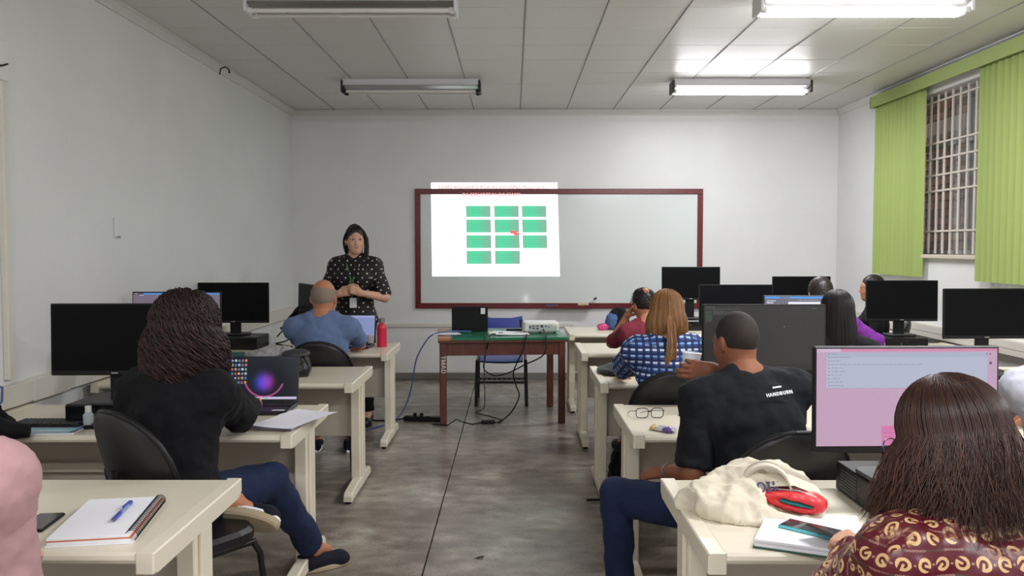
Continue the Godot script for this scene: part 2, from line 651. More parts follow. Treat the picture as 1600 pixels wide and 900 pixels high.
# ---------------------------------------------------------------- room shell
func build_room() -> void:
	# floor: concrete slabs with saw-cut joints
	struct("floor", Shape.new().box(Vector3((XL + XR) / 2, -0.11, (ZB + ZF) / 2), Vector3(XR - XL + 0.4, 0.2, ZF - ZB + 0.4), 0), mat("joint", rgb(52, 48, 44), 0.9))
	var xs := [XL, -0.43, 1.45, XR]
	var zs := [ZB, -8.2, -5.8, -3.4, -1.0, ZF]
	for i in 3:
		for j in 5:
			put(get_node("floor"), "slab", Shape.new().box(Vector3((xs[i] + xs[i + 1]) / 2.0, -0.005, (zs[j] + zs[j + 1]) / 2.0), Vector3(xs[i + 1] - xs[i] - 0.007, 0.01, zs[j + 1] - zs[j] - 0.005), 0.002), mats.floor_concrete)
	# walls
	var zc := (ZB + ZF) / 2
	struct("wall_left", Shape.new().box(Vector3(XL - 0.1, YC / 2, zc), Vector3(0.2, YC + 0.4, ZF - ZB + 0.4), 0), mats.wall_paint)
	struct("wall_back", Shape.new().box(Vector3((XL + XR) / 2, YC / 2, ZB - 0.1), Vector3(XR - XL, YC + 0.4, 0.2), 0), mats.wall_paint)
	struct("wall_rear", Shape.new().box(Vector3((XL + XR) / 2, YC / 2, ZF + 0.1), Vector3(XR - XL, YC + 0.4, 0.2), 0), mats.wall_paint)
	var wr := Shape.new()   # right wall round the window opening: y 1.47..2.90, z -8.5..-5.0
	var wx := XR + 0.11
	wr.box(Vector3(wx, 0.635, zc), Vector3(0.22, 1.67, ZF - ZB + 0.4), 0)
	wr.box(Vector3(wx, 3.10, zc), Vector3(0.22, 0.40, ZF - ZB + 0.4), 0)
	wr.box(Vector3(wx, 2.185, (ZB - 0.2 - 8.5) / 2), Vector3(0.22, 1.43, -8.5 - ZB + 0.2), 0)
	wr.box(Vector3(wx, 2.185, (ZF + 0.2 - 5.0) / 2), Vector3(0.22, 1.43, ZF + 0.2 + 5.0), 0)
	struct("wall_right", wr, mats.wall_paint)
	# ceiling: deck above, rails, and loose-laid panels
	struct("ceiling", Shape.new().box(Vector3((XL + XR) / 2, YC + 0.12, zc), Vector3(XR - XL + 0.4, 0.2, ZF - ZB + 0.4), 0), mats.ceiling_rail)
	var ce := get_node("ceiling")
	var p := 0.5275
	var x0 := 0.08 - 5 * p
	var pm := Shape.new().box(Vector3(), Vector3(p - 0.008, 0.012, p - 0.004), 0.003).mesh()
	for i in 12:
		for j in 22:
			var cx := x0 + (i + 0.5) * p
			if cx > XR or cx < XL:
				continue
			var tilt := Basis.from_euler(Vector3(rng.randf_range(-0.004, 0.004), 0, rng.randf_range(-0.005, 0.005)))
			put(ce, "panel", pm, mats.ceiling_panel, Transform3D(tilt, Vector3(cx, YC + 0.004 + rng.randf_range(-0.001, 0.001), -9.80 + (j + 0.35) * p)))
	for i in 13:
		put(ce, "rail", Shape.new().box(Vector3(x0 + i * p, YC - 0.001, zc), Vector3(0.011, 0.012, ZF - ZB), 0.003), mats.ceiling_rail)
	# cornice and skirting
	var prof := PackedVector2Array([Vector2(0, 0), Vector2(0.06, 0), Vector2(0.06, -0.012), Vector2(0.045, -0.018), Vector2(0.018, -0.045), Vector2(0.014, -0.06), Vector2(0, -0.06)])
	var lz := ZF - ZB
	struct("trim_1", Shape.new().slab(prof, lz, Transform3D(Basis(), Vector3(XL, YC - 0.004, zc))), mats.moulding)
	struct("trim_2", Shape.new().slab(prof, XR - XL, Transform3D(Basis(Vector3.UP, -PI / 2), Vector3((XL + XR) / 2, YC - 0.004, ZB))), mats.moulding)
	struct("trim_3", Shape.new().slab(prof, lz, Transform3D(Basis(Vector3.UP, PI), Vector3(XR, YC - 0.004, zc))), mats.moulding)
	struct("baseboard_back", Shape.new().box(Vector3((XL + XR) / 2, 0.04, ZB + 0.008), Vector3(XR - XL, 0.08, 0.016), 0.004), mats.skirting)
	struct("baseboard_left", Shape.new().box(Vector3(XL + 0.008, 0.04, zc), Vector3(0.016, 0.08, lz - 0.04), 0.004), mats.skirting)
	struct("baseboard_right", Shape.new().box(Vector3(XR - 0.008, 0.04, zc), Vector3(0.016, 0.08, lz - 0.04), 0.004), mats.skirting)
	# cable trunking
	var t := thing("cable_trunking", "long white cable trunking along the left wall behind the desks", "trunking", Vector3(XL, 0, 0))
	put(t, "channel", Shape.new().box(Vector3(0.027, 0.80, -4.9), Vector3(0.05, 0.11, 9.6), 0.004), mats.trunking)
	put(t, "joint_cover", Shape.new().box(Vector3(0.027, 0.80, -4.6), Vector3(0.056, 0.118, 0.36), 0.004), mats.trunking)
	t = thing("cable_trunking", "thin white cable trunking low on the whiteboard wall", "trunking", Vector3(0, 0, ZB))
	put(t, "channel", Shape.new().box(Vector3(-0.9, 0.635, 0.012), Vector3(3.2, 0.045, 0.024), 0.003), mats.trunking)
	put(t, "lid", Shape.new().box(Vector3(-0.9, 0.643, 0.025), Vector3(3.2, 0.022, 0.004), 0.001), mats.trunking)
	t = thing("cable_trunking", "white cable trunking on the window wall behind the monitors", "trunking", Vector3(XR, 0, 0))
	put(t, "channel", Shape.new().box(Vector3(-0.032, 0.80, -5.8), Vector3(0.06, 0.12, 7.8), 0.004), mats.trunking)
	put(t, "lid", Shape.new().box(Vector3(-0.062, 0.82, -5.8), Vector3(0.006, 0.06, 7.8), 0.002), mats.trunking)
	t = thing("wall_conduit", "white vertical cable conduit rising on the left wall", "conduit", Vector3(XL, 0, -4.27))
	put(t, "channel", Shape.new().box(Vector3(0.015, 1.63, 0), Vector3(0.03, 1.5, 0.05), 0.003), mats.trunking)
	put(t, "junction_box", Shape.new().box(Vector3(0.02, 2.46, 0.02), Vector3(0.04, 0.2, 0.10), 0.006), mats.wall_paint)
	put(t, "bracket", Shape.new().tube([Vector3(0.03, 2.42, 0.07), Vector3(0.06, 2.425, 0.06), Vector3(0.06, 2.44, 0.02)], 0.005, 6), mats.black_plastic)
	t = thing("wall_switch", "small painted-over switch plate on the left wall", "switch", Vector3(XL, 1.665, -5.5))
	put(t, "plate", Shape.new().box(Vector3(0.006, 0, 0), Vector3(0.012, 0.13, 0.085), 0.004), mats.wall_paint)
	put(t, "slot", Shape.new().box(Vector3(0.009, -0.058, 0.0), Vector3(0.010, 0.008, 0.05), 0.001), mats.skirting)
	t = thing("network_socket", "white network socket with plugged blue cable on left wall", "socket", Vector3(XL, 0.86, -4.02))
	put(t, "plate", Shape.new().box(Vector3(0.06, 0.03, 0), Vector3(0.02, 0.08, 0.09), 0.004), mats.white_plastic)
	put(t, "port", Shape.new().box(Vector3(0.071, 0.045, 0.02), Vector3(0.004, 0.018, 0.02), 0.001), mats.black_plastic)
	put(t, "cable", Shape.new().tube([Vector3(0.075, 0.03, -0.01), Vector3(0.12, 0.02, -0.01), Vector3(0.14, -0.04, 0.03), Vector3(0.10, -0.12, 0.12), Vector3(0.06, -0.20, 0.25)], 0.006, 6), mats.blue_cable)
	t = thing("ceiling_hook", "small bent black hook under the left ceiling moulding", "hook", Vector3(XL + 0.05, YC - 0.06, -7.35))
	put(t, "wire", Shape.new().tube([Vector3(0, -0.04, 0), Vector3(0.01, 0.01, 0.0), Vector3(0.05, 0.025, 0), Vector3(0.08, 0.0, 0), Vector3(0.082, -0.02, 0)], 0.006, 6), mats.black_plastic)
	put(t, "screw", Shape.new().ball(Vector3(0.082, -0.02, 0), Vector3(0.01, 0.01, 0.01), 8), mats.black_plastic)

# ---------------------------------------------------------------- window, grille, blinds, yard wall
func build_window() -> void:
	var w := struct("window_1", Shape.new().box(Vector3(XR + 0.085, 1.455, -6.75), Vector3(0.27, 0.035, 3.54), 0.006), mat("sill", rgb(206, 194, 178), 0.5))
	for z: float in [-8.48, -7.33, -6.17, -5.02]:
		put(w, "frame_post", Shape.new().box(Vector3(XR + 0.16, 2.185, z), Vector3(0.04, 1.43, 0.045), 0.003), mats.window_metal)
	for y: float in [1.49, 2.45, 2.88]:
		put(w, "frame_bar", Shape.new().box(Vector3(XR + 0.16, y, -6.75), Vector3(0.038, 0.04, 3.5), 0.003), mats.window_metal)
	for k in 3:
		for y: float in [1.97, 2.665]:
			put(w, "pane", Shape.new().box(Vector3(XR + 0.16, y, -7.905 + k * 1.155), Vector3(0.004, 0.92 if y < 2.0 else 0.39, 1.11), 0), mats.pane_glass)
	var g := thing("window_grille", "white painted steel security grille across the window", "grille", Vector3(XR + 0.05, 0, 0))
	for k in 28:
		put(g, "upright_bar", Shape.new().box(Vector3(0, 2.185, -8.44 + k * 0.127), Vector3(0.012, 1.41, 0.026), 0.002), mats.grille)
	for y: float in [1.679, 2.036, 2.176, 2.321, 2.461, 2.828]:
		put(g, "cross_bar", Shape.new().box(Vector3(-0.008, y, -6.75), Vector3(0.012, 0.016, 3.46), 0.002), mats.grille)
	# blinds
	var b := thing("vertical_blind", "lime green vertical blind drawn open on the right wall", "blind", Vector3(3.58, 0, 0))
	put(b, "valance", Shape.new().box(Vector3(0.02, 2.985, -6.6), Vector3(0.015, 0.11, 4.26), 0.003), mats.valance_green)
	put(b, "valance_end", Shape.new().box(Vector3(0.075, 2.985, -8.722), Vector3(0.125, 0.11, 0.015), 0.003), mats.valance_green)
	put(b, "head_rail", Shape.new().box(Vector3(0.07, 3.03, -6.6), Vector3(0.06, 0.04, 4.2), 0.003), mats.steel)
	var arc := PackedVector2Array()
	for k in 7:
		var a := (k / 6.0 - 0.5)
		arc.append(Vector2(a * 0.118, 0.010 * (1.0 - 4.0 * a * a)))
	for k in 7:
		var a := 0.5 - k / 6.0
		arc.append(Vector2(a * 0.118, 0.010 * (1.0 - 4.0 * a * a) - 0.0012))
	var slat := Shape.new().slab(arc, 1.69, Transform3D(Basis(Vector3.RIGHT, PI / 2), Vector3())).mesh()
	var zs := []
	for k in 11:
		zs.append(-8.63 + k * 0.085 + (0.02 if k > 7 else 0.0))
	for k in 23:
		zs.append(-6.71 + k * 0.088)
	for z: float in zs:
		var tw := PI / 2 + 0.42 + rng.randf_range(-0.07, 0.07)
		put(b, "slat", slat, mats.blind_green, Transform3D(Basis(Vector3.UP, tw), Vector3(0.075 + rng.randf_range(-0.004, 0.004), 2.115, z)))
	# yard wall outside
	var y := thing("yard_wall", "brown brick wall seen outside through the window grille", "brick wall", Vector3(5.3, 0, 0))
	put(y, "mortar", Shape.new().box(Vector3(0.16, 2.2, -9.0), Vector3(0.2, 4.8, 9.0), 0), mat("mortar", rgb(146, 120, 108), 0.9))
	var bm := Shape.new().box(Vector3(), Vector3(0.1, 0.085, 0.27), 0.008).mesh()
	var bmat := [mat("brick_brown", rgb(150, 98, 80), 0.9), mat("brick_dark", rgb(112, 74, 64), 0.9), mat("brick_pale", rgb(172, 128, 106), 0.9)]
	for r in 21:
		for c in 14:
			put(y, "brick", bm, bmat[rng.randi() % 3], Transform3D(Basis(), Vector3(0.02 + rng.randf_range(-0.006, 0.006), 1.25 + r * 0.1, -12.0 + c * 0.285 + (0.14 if r % 2 else 0.0))))
	put(y, "concrete_beam", Shape.new().box(Vector3(-0.1, 2.95, -9.0), Vector3(0.3, 0.17, 9.0), 0.01), mat("beam", rgb(190, 186, 176), 0.8))
	var gd := thing("yard_ground", "dark paved yard ground below the window outside", "ground", Vector3(4.6, -0.05, -7.0))
	put(gd, "paving", Shape.new().box(Vector3(), Vector3(1.4, 0.1, 13.0), 0.01), mat("yard", rgb(110, 104, 98), 0.9))

# ---------------------------------------------------------------- whiteboard and slide
func build_board() -> void:
	var z := ZB
	var t := thing("whiteboard", "wide whiteboard with dark red frame on the end wall", "whiteboard", Vector3(0.524, 1.515, z))
	var w := 3.30
	var hh := 1.373
	var fw := 0.062
	put(t, "panel", Shape.new().box(Vector3(0, 0, 0.012), Vector3(w - 0.04, hh - 0.04, 0.02), 0.001), mats.board_white)
	for s: float in [-1.0, 1.0]:
		put(t, "frame_rail", Shape.new().box(Vector3(0, s * (hh - fw) / 2, 0.018), Vector3(w, fw, 0.036), 0.004), mats.frame_red)
		put(t, "frame_stile", Shape.new().box(Vector3(s * (w - fw) / 2, 0, 0.018), Vector3(fw, hh - 2 * fw, 0.0355), 0.004), mats.frame_red)
	var tr := put(t, "tray", Shape.new().box(Vector3(0.10, -0.675, 0.075), Vector3(0.55, 0.012, 0.10), 0.003), mats.frame_red)
	put(tr, "lip", Shape.new().box(Vector3(0.10, -0.662, 0.122), Vector3(0.55, 0.028, 0.01), 0.003), mats.frame_red)
	var e := thing("board_eraser", "wooden board eraser lying on the whiteboard tray", "eraser", Vector3(0.80, 0.846, z + 0.08), 0.1)
	put(e, "block", Shape.new().box(Vector3(0, 0.034, 0), Vector3(0.13, 0.028, 0.05), 0.006), mat("eraser_wood", rgb(206, 180, 140), 0.6))
	put(e, "felt", Shape.new().box(Vector3(0, 0.010, 0), Vector3(0.126, 0.020, 0.046), 0.004), mats.dark_grey)
	var mk := thing("board_marker", "black and white marker leaning out of whiteboard tray", "marker", Vector3(0.87, 0.85, z + 0.085), 0.15)
	put(mk, "barrel", Shape.new().tube([Vector3(-0.03, 0.045, 0), Vector3(0.05, 0.085, 0)], 0.009, 10), mats.white_plastic)
	put(mk, "cap", Shape.new().tube([Vector3(0.05, 0.085, 0), Vector3(0.085, 0.1025, 0)], 0.010, 10), mats.black_plastic)
	var s2 := thing("cleaning_cloth", "thin blue cloth lying on the left of board tray", "cloth", Vector3(0.44, 0.846, z + 0.075))
	put(s2, "pad", Shape.new().box(Vector3(0, 0.014, 0), Vector3(0.16, 0.026, 0.05), 0.006), mat("pad_blue", rgb(70, 84, 130), 0.8))
	slide(z)

func dashes(im: Image, x: int, y: int, w: int, hgt: int, c: Color, sd: int) -> void:
	var r := RandomNumberGenerator.new()
	r.seed = sd
	var q := x
	while q < x + w:
		var l := r.randi_range(4, 12)
		im.fill_rect(Rect2i(q, y, mini(l, x + w - q), hgt), c)
		q += l + r.randi_range(2, 4)

func slide(z: float) -> void:
	# the picture thrown by the projector: 1.44 m wide, partly on the wall, the frame and the board
	var im := Image.create(1024, 766, false, Image.FORMAT_RGB8)
	im.fill(Color(0.98, 1.0, 1.0))
	var px := func(x: float) -> int: return int((x - 22.0) / 1120.0 * 1024.0)
	var py := func(y: float) -> int: return int((y - 25.0) / 832.0 * 766.0)
	var cols := [[328, 543], [577, 792], [822, 1036]]
	var rows := [[232, 330], [354, 467], [493, 606], [631, 746]]
	for j in 4:
		for i in 3:
			if i == 2 and j == 3:
				continue
			var x0: int = px.call(cols[i][0])
			var x1: int = px.call(cols[i][1])
			var y0: int = py.call(rows[j][0])
			var y1: int = py.call(rows[j][1])
			for x in range(x0, x1):
				var a := float(x - x0) / (x1 - x0)
				var c := Color(0.304, 0.749, 0.568).lerp(Color(0.466, 0.627, 0.546), clampf((a - 0.45) * 2.0, 0.0, 1.0)).lerp(Color(0.425, 0.669, 0.546), clampf(0.22 - a, 0.0, 1.0) * 4.0)
				im.fill_rect(Rect2i(x, y0, 1, y1 - y0), c)
			for q in 3:
				dashes(im, x0 + 40, y0 + (y1 - y0) * (q + 2) / 6, 120, 2, Color(0.304, 0.526, 0.445), i * 7 + j + q)
	im.fill_rect(Rect2i(px.call(715), py.call(452), 50, 22), Color(0.911, 0.365, 0.385))
	im.fill_rect(Rect2i(px.call(745), py.call(470), 42, 20), Color(0.911, 0.365, 0.385))
	for q: Array in [[135, 214, 70], [148, 250, 60], [148, 275, 25], [148, 305, 55], [148, 338, 40], [135, 378, 120], [135, 392, 45], [148, 455, 50], [148, 475, 70], [135, 518, 120], [135, 532, 50], [148, 620, 60], [148, 650, 40], [135, 678, 60], [148, 688, 100], [135, 720, 120], [148, 733, 50], [148, 744, 45]]:
		dashes(im, px.call(q[0]), py.call(q[1]), int(q[2] * 0.91), 3, Color(0.506, 0.546, 0.546), q[1])
	for q: Array in [[35, 168, 70], [150, 168, 160], [370, 170, 150], [580, 172, 60], [35, 197, 220]]:
		dashes(im, px.call(q[0]), py.call(q[1]), int(q[2] * 0.91), 4, Color(0.456, 0.669, 0.689), q[0])
	dashes(im, px.call(45), py.call(832), 920, 4, Color(0.627, 0.607, 0.627), 3)
	var tx := ImageTexture.create_from_image(im)
	var m := mat("slide_light", Color(0.05, 0.05, 0.05), 0.6)
	m.emission_enabled = true
	m.emission_texture = tx
	m.emission_energy_multiplier = 1.2
	var top := 2.274
	var bot := 1.197
	var fy1 := 2.203
	var fy0 := 2.139
	var xl0 := -0.944
	var xr0 := 0.505
	var xl1 := -0.935
	var xr1 := 0.537
	var at := func(u: float, vv: float, zz: float) -> Vector3:
		return Vector3(lerpf(lerpf(xl0, xl1, vv), lerpf(xr0, xr1, vv), u), lerpf(top, bot, vv) + (0.0 if u < 0.5 else 0.0), zz)
	var t := thing("projected_slide", "bright projected slide with a grid of green tiles", "projection", Vector3())
	var strips := [[0.0, (top - fy1) / (top - bot), z + 0.004], [(top - fy0) / (top - bot), 1.0, z + 0.0235]]
	for st: Array in strips:
		var sh := Shape.new()
		var i := sh.vert(at.call(0.0, st[0], st[2]), Vector3.BACK, Vector2(0, st[0]))
		sh.vert(at.call(1.0, st[0], st[2]), Vector3.BACK, Vector2(1, st[0]))
		sh.vert(at.call(1.0, st[1], st[2]), Vector3.BACK, Vector2(1, st[1]))
		sh.vert(at.call(0.0, st[1], st[2]), Vector3.BACK, Vector2(0, st[1]))
		sh.quad(i, i + 1, i + 2, i + 3)
		put(t, "image_strip", sh, m)
	var pink := glow("slide_text", Color(0.90, 0.22, 0.30), 0.8)
	put(t, "heading", text_mesh("COMO ACESSAR O PORTAL DA CAPES PELO SITE", 0.053, 1.22, true), pink, Transform3D(Basis(), Vector3(-0.25, 2.222, z + 0.006)))
	put(t, "heading", text_mesh("DA BIBLIOTECA DO IFAM?", 0.053, 0.66, true), glow("slide_text_dim", Color(0.80, 0.16, 0.16), 0.9), Transform3D(Basis(), Vector3(-0.25, 2.133, z + 0.0378)))

func text_mesh(s: String, hgt: float, width := 0.0, bold := false) -> TextMesh:
	var f := SystemFont.new()
	f.font_names = PackedStringArray(["Droid Sans"])
	if bold:
		f.font_weight = 700
	var t := TextMesh.new()
	t.text = s
	t.font = f
	t.font_size = 32
	t.pixel_size = hgt / 23.0
	t.depth = 0.0006
	t.curve_step = 2.0
	t.horizontal_alignment = HORIZONTAL_ALIGNMENT_CENTER
	t.vertical_alignment = VERTICAL_ALIGNMENT_CENTER
	if width > 0.0:
		var w := t.get_aabb().size.x
		if w > 0.01:
			t.pixel_size *= width / w
	return t

# ---------------------------------------------------------------- desks, chairs, computers
func desk(x0: float, x1: float, zn: float, label: String, dp := 0.73) -> Node3D:
	var t := thing("classroom_desk", label, "desk", Vector3((x0 + x1) / 2, 0, zn - dp / 2), 0.0, "cream classroom desks")
	var w := x1 - x0
	var hw := w / 2
	var bull := PackedVector2Array([Vector2(-dp / 2, 0.709), Vector2(dp / 2 - 0.012, 0.703), Vector2(dp / 2 - 0.004, 0.708), Vector2(dp / 2, 0.718), Vector2(dp / 2 - 0.004, 0.728), Vector2(dp / 2 - 0.014, 0.735), Vector2(-dp / 2 + 0.01, 0.735), Vector2(-dp / 2, 0.728)])
	put(t, "desktop", Shape.new().slab(bull, w - 0.10, Transform3D(Basis(Vector3.UP, -PI / 2), Vector3())), mats.cream)
	for s: float in [-1.0, 1.0]:
		var e := PackedVector2Array([Vector2(-dp / 2 - 0.004, 0.738), Vector2(dp / 2 + 0.004, 0.738), Vector2(dp / 2 + 0.004, 0.682), Vector2(dp / 2 - 0.03, 0.674), Vector2(-dp / 2 + 0.03, 0.674), Vector2(-dp / 2 - 0.004, 0.692)])
		put(t, "end_beam", Shape.new().slab(e, 0.05, Transform3D(Basis(Vector3.UP, -PI / 2), Vector3(s * (hw - 0.025), 0, 0)), 0.004), mats.cream_edge)
		var lg := put(t, "leg", Shape.new().box(Vector3(s * (hw - 0.047), 0.365, -0.04), Vector3(0.058, 0.63, 0.15), 0.005), mats.cream_edge)
		put(lg, "cover_strip", Shape.new().box(Vector3(s * (hw - 0.012), 0.365, -0.04), Vector3(0.014, 0.62, 0.09), 0.004), mats.cream_edge)
		var f := PackedVector2Array([Vector2(-dp / 2 + 0.03, 0.018), Vector2(dp / 2 - 0.03, 0.018), Vector2(dp / 2 - 0.03, 0.05), Vector2(dp / 2 - 0.06, 0.072), Vector2(0.12, 0.082), Vector2(-0.2, 0.082), Vector2(-dp / 2 + 0.06, 0.072), Vector2(-dp / 2 + 0.03, 0.05)])
		put(t, "foot", Shape.new().slab(f, 0.056, Transform3D(Basis(Vector3.UP, -PI / 2), Vector3(s * (hw - 0.04), 0, 0)), 0.006), mats.cream_edge)
		for g: float in [-1.0, 1.0]:
			put(t, "glide", Shape.new().lathe([Vector2(0, 0), Vector2(0.016, 0.0), Vector2(0.016, 0.02), Vector2(0, 0.02)], 10, Vector3(s * (hw - 0.04), 0, g * (dp / 2 - 0.06))), mats.black_plastic)
	put(t, "modesty_panel", Shape.new().box(Vector3(0, 0.515, -0.06), Vector3(w - 0.15, 0.37, 0.018), 0.003), mats.panel)
	return t

func chair(at: Vector3, yaw: float, label: String, raise := 0.0) -> Node3D:
	var t := thing("office_chair", label, "chair", at, yaw, "black padded chairs")
	# faces -z; backrest at +z
	var rows := []
	var rim := []
	for side: float in [1.0, -1.0]:
		for i in 9:
			var vv := i / 8.0
			var row := []
			vv = sin(vv * PI / 2)
			for j in 13:
				var u := j / 12.0 * 2.0 - 1.0
				var y := lerpf(0.53, 0.895, vv) + raise
				var wmax := 0.228 * pow(maxf(1.0 - pow(maxf(vv - 0.30, 0.0) / 0.702, 2.5), 0.0), 0.45) * (0.72 + 0.28 * smoothstep(0.0, 0.3, vv))
				var x := u * wmax
				var z := 0.235 + 0.10 * (vv - 0.4) - 1.05 * x * x
				var edge := (1.0 - pow(absf(u), 6.0)) * (1.0 - pow(absf(vv * 2.0 - 1.0), 6.0))
				row.append(Vector3(x, y, z + side * (0.004 + 0.022 * sqrt(maxf(edge, 0.0)))))
			rows.append(row)
	var bk := Shape.new().sheet(rows.slice(0, 9), false, true)
	bk.sheet(rows.slice(9, 18), false, false)
	var br := put(t, "backrest", bk, mats.black_vinyl)
	for j in 13:
		rim.append((rows[8][j] + rows[17][j]) * 0.5)
	for i in range(7, -1, -1):
		rim.append((rows[i][12] + rows[i + 9][12]) * 0.5)
	for j in range(11, -1, -1):
		rim.append((rows[0][j] + rows[9][j]) * 0.5)
	for i in range(1, 9):
		rim.append((rows[i][0] + rows[i + 9][0]) * 0.5)
	put(br, "rim", Shape.new().tube(rim, 0.011, 7, false), mats.black_plastic)
	var sp := PackedVector2Array()
	for k in 28:
		var a := TAU * k / 28.0
		sp.append(Vector2(signf(cos(a)) * pow(absf(cos(a)), 0.55) * 0.225, signf(sin(a)) * pow(absf(sin(a)), 0.55) * 0.215))
	put(t, "seat", Shape.new().slab(sp, 0.06, Transform3D(Basis(Vector3.RIGHT, PI / 2), Vector3(0, 0.43, 0)), 0.016), mats.black_vinyl)
	for s: float in [-1.0, 1.0]:
		put(t, "leg", Shape.new().tube([Vector3(s * 0.19, 0.395, -0.17), Vector3(s * 0.205, 0.35, -0.19), Vector3(s * 0.225, 0.0, -0.225)], 0.0125, 8), mats.black_tube)
		put(t, "leg", Shape.new().tube([Vector3(s * 0.19, 0.395, 0.17), Vector3(s * 0.205, 0.35, 0.20), Vector3(s * 0.225, 0.0, 0.25)], 0.0125, 8), mats.black_tube)
		put(t, "seat_rail", Shape.new().tube([Vector3(s * 0.19, 0.395, -0.18), Vector3(s * 0.19, 0.395, 0.18)], 0.0125, 8), mats.black_tube)
	put(t, "back_support", Shape.new().tube([Vector3(0, 0.395, 0.10), Vector3(0, 0.395, 0.24), Vector3(0, 0.45, 0.285), Vector3(0, 0.62, 0.28), Vector3(0, 0.74, 0.278)], 0.022, 8, true, 0.5), mats.black_plastic)
	put(t, "cross_rail", Shape.new().tube([Vector3(-0.19, 0.393, 0.0), Vector3(0.19, 0.393, 0.0)], 0.012, 8), mats.black_tube)
	return t

func screen_mat(called: String, im: Image, e := 0.8) -> StandardMaterial3D:
	var m := mat(called, Color(0.03, 0.03, 0.035), 0.28)
	m.emission_enabled = true
	m.emission_texture = ImageTexture.create_from_image(im)
	m.emission_energy_multiplier = e
	return m

# cx, z: screen centre; bottom edge yb, stand reaches down to yd
func monitor(cx: float, z: float, yb: float, yd: float, label: String, sm: Material, yaw := 0.0, w := 0.57, hgt := 0.325) -> Node3D:
	var t := thing("computer_monitor", label, "monitor", Vector3(cx, yd, z), yaw, "desktop computer monitors")
	var y0 := yb - yd
	var tilt := Basis(Vector3.RIGHT, -0.03)
	var c := Vector3(0, y0 + hgt / 2, 0)
	put(t, "casing", Shape.new().box(c, Vector3(w, hgt, 0.022), 0.004, tilt), mats.black_plastic)
	put(t, "rear_shell", Shape.new().box(c + Vector3(0, -0.01, -0.022), Vector3(w * 0.62, hgt * 0.6, 0.03), 0.012, tilt), mats.black_plastic)
	var sh := Shape.new()
	sh.flat4(c + tilt * Vector3(-w / 2 + 0.007, -hgt / 2 + 0.022, 0.0118), c + tilt * Vector3(w / 2 - 0.007, -hgt / 2 + 0.022, 0.0118), c + tilt * Vector3(w / 2 - 0.007, hgt / 2 - 0.007, 0.0118), c + tilt * Vector3(-w / 2 + 0.007, hgt / 2 - 0.007, 0.0118), Vector3.BACK)
	put(t, "screen", sh, sm)
	put(t, "logo", Shape.new().box(c + tilt * Vector3(0, -hgt / 2 + 0.011, 0.0115), Vector3(0.03, 0.006, 0.002), 0.0005, tilt), mats.steel)
	put(t, "stand_neck", Shape.new().box(Vector3(0, (y0 + 0.1) / 2, -0.045), Vector3(0.085, y0 + 0.1, 0.03), 0.005), mats.black_plastic)
	var bp := PackedVector2Array()
	for k in 20:
		var a := TAU * k / 20.0
		bp.append(Vector2(signf(cos(a)) * pow(absf(cos(a)), 0.4) * 0.115, signf(sin(a)) * pow(absf(sin(a)), 0.4) * 0.085))
	put(t, "stand_base", Shape.new().slab(bp, 0.012, Transform3D(Basis(Vector3.RIGHT, PI / 2), Vector3(0, 0.006, -0.03)), 0.003), mats.dark_grey)
	return t

func pc(x: float, z: float, y: float, label: String, yaw := 0.0) -> Node3D:
	var t := thing("desktop_computer", label, "computer", Vector3(x, y, z), yaw, "black desktop computer cases lying flat")
	put(t, "case", Shape.new().box(Vector3(0, 0.05, 0), Vector3(0.34, 0.094, 0.34), 0.004), mats.black_plastic)
	var fr := put(t, "front_panel", Shape.new().box(Vector3(0, 0.05, 0.172), Vector3(0.335, 0.09, 0.012), 0.004), mats.black_gloss)
	put(fr, "power_button", Shape.new().lathe([Vector2(0.009, 0), Vector2(0.009, 0.003), Vector2(0, 0.003)], 14, Vector3(-0.04, 0.055, 0.177), Basis(Vector3.RIGHT, PI / 2)), mats.dark_grey)
	put(fr, "disc_drive", Shape.new().box(Vector3(0.08, 0.075, 0.178), Vector3(0.13, 0.014, 0.003), 0.001), mats.black_plastic)
	for s: float in [-1.0, 1.0]:
		put(t, "foot_strip", Shape.new().box(Vector3(s * 0.14, 0.0015, 0), Vector3(0.02, 0.003, 0.3), 0.0005), mats.black_plastic)
	var vt := put(t, "vent_grille", Shape.new().box(Vector3(-0.1705, 0.05, -0.06), Vector3(0.003, 0.07, 0.13), 0.001), mats.dark_grey)
	for k in 6:
		put(vt, "vent_rib", Shape.new().box(Vector3(-0.1722, 0.025 + k * 0.01, -0.06), Vector3(0.002, 0.004, 0.12), 0.0005), mats.black_plastic)
	return t

func img(w: int, hgt: int, c: Color) -> Image:
	var im := Image.create(w, hgt, false, Image.FORMAT_RGB8)
	im.fill(c)
	return im

const ZN := [-2.23, -3.64, -5.03, -6.44, -7.85]

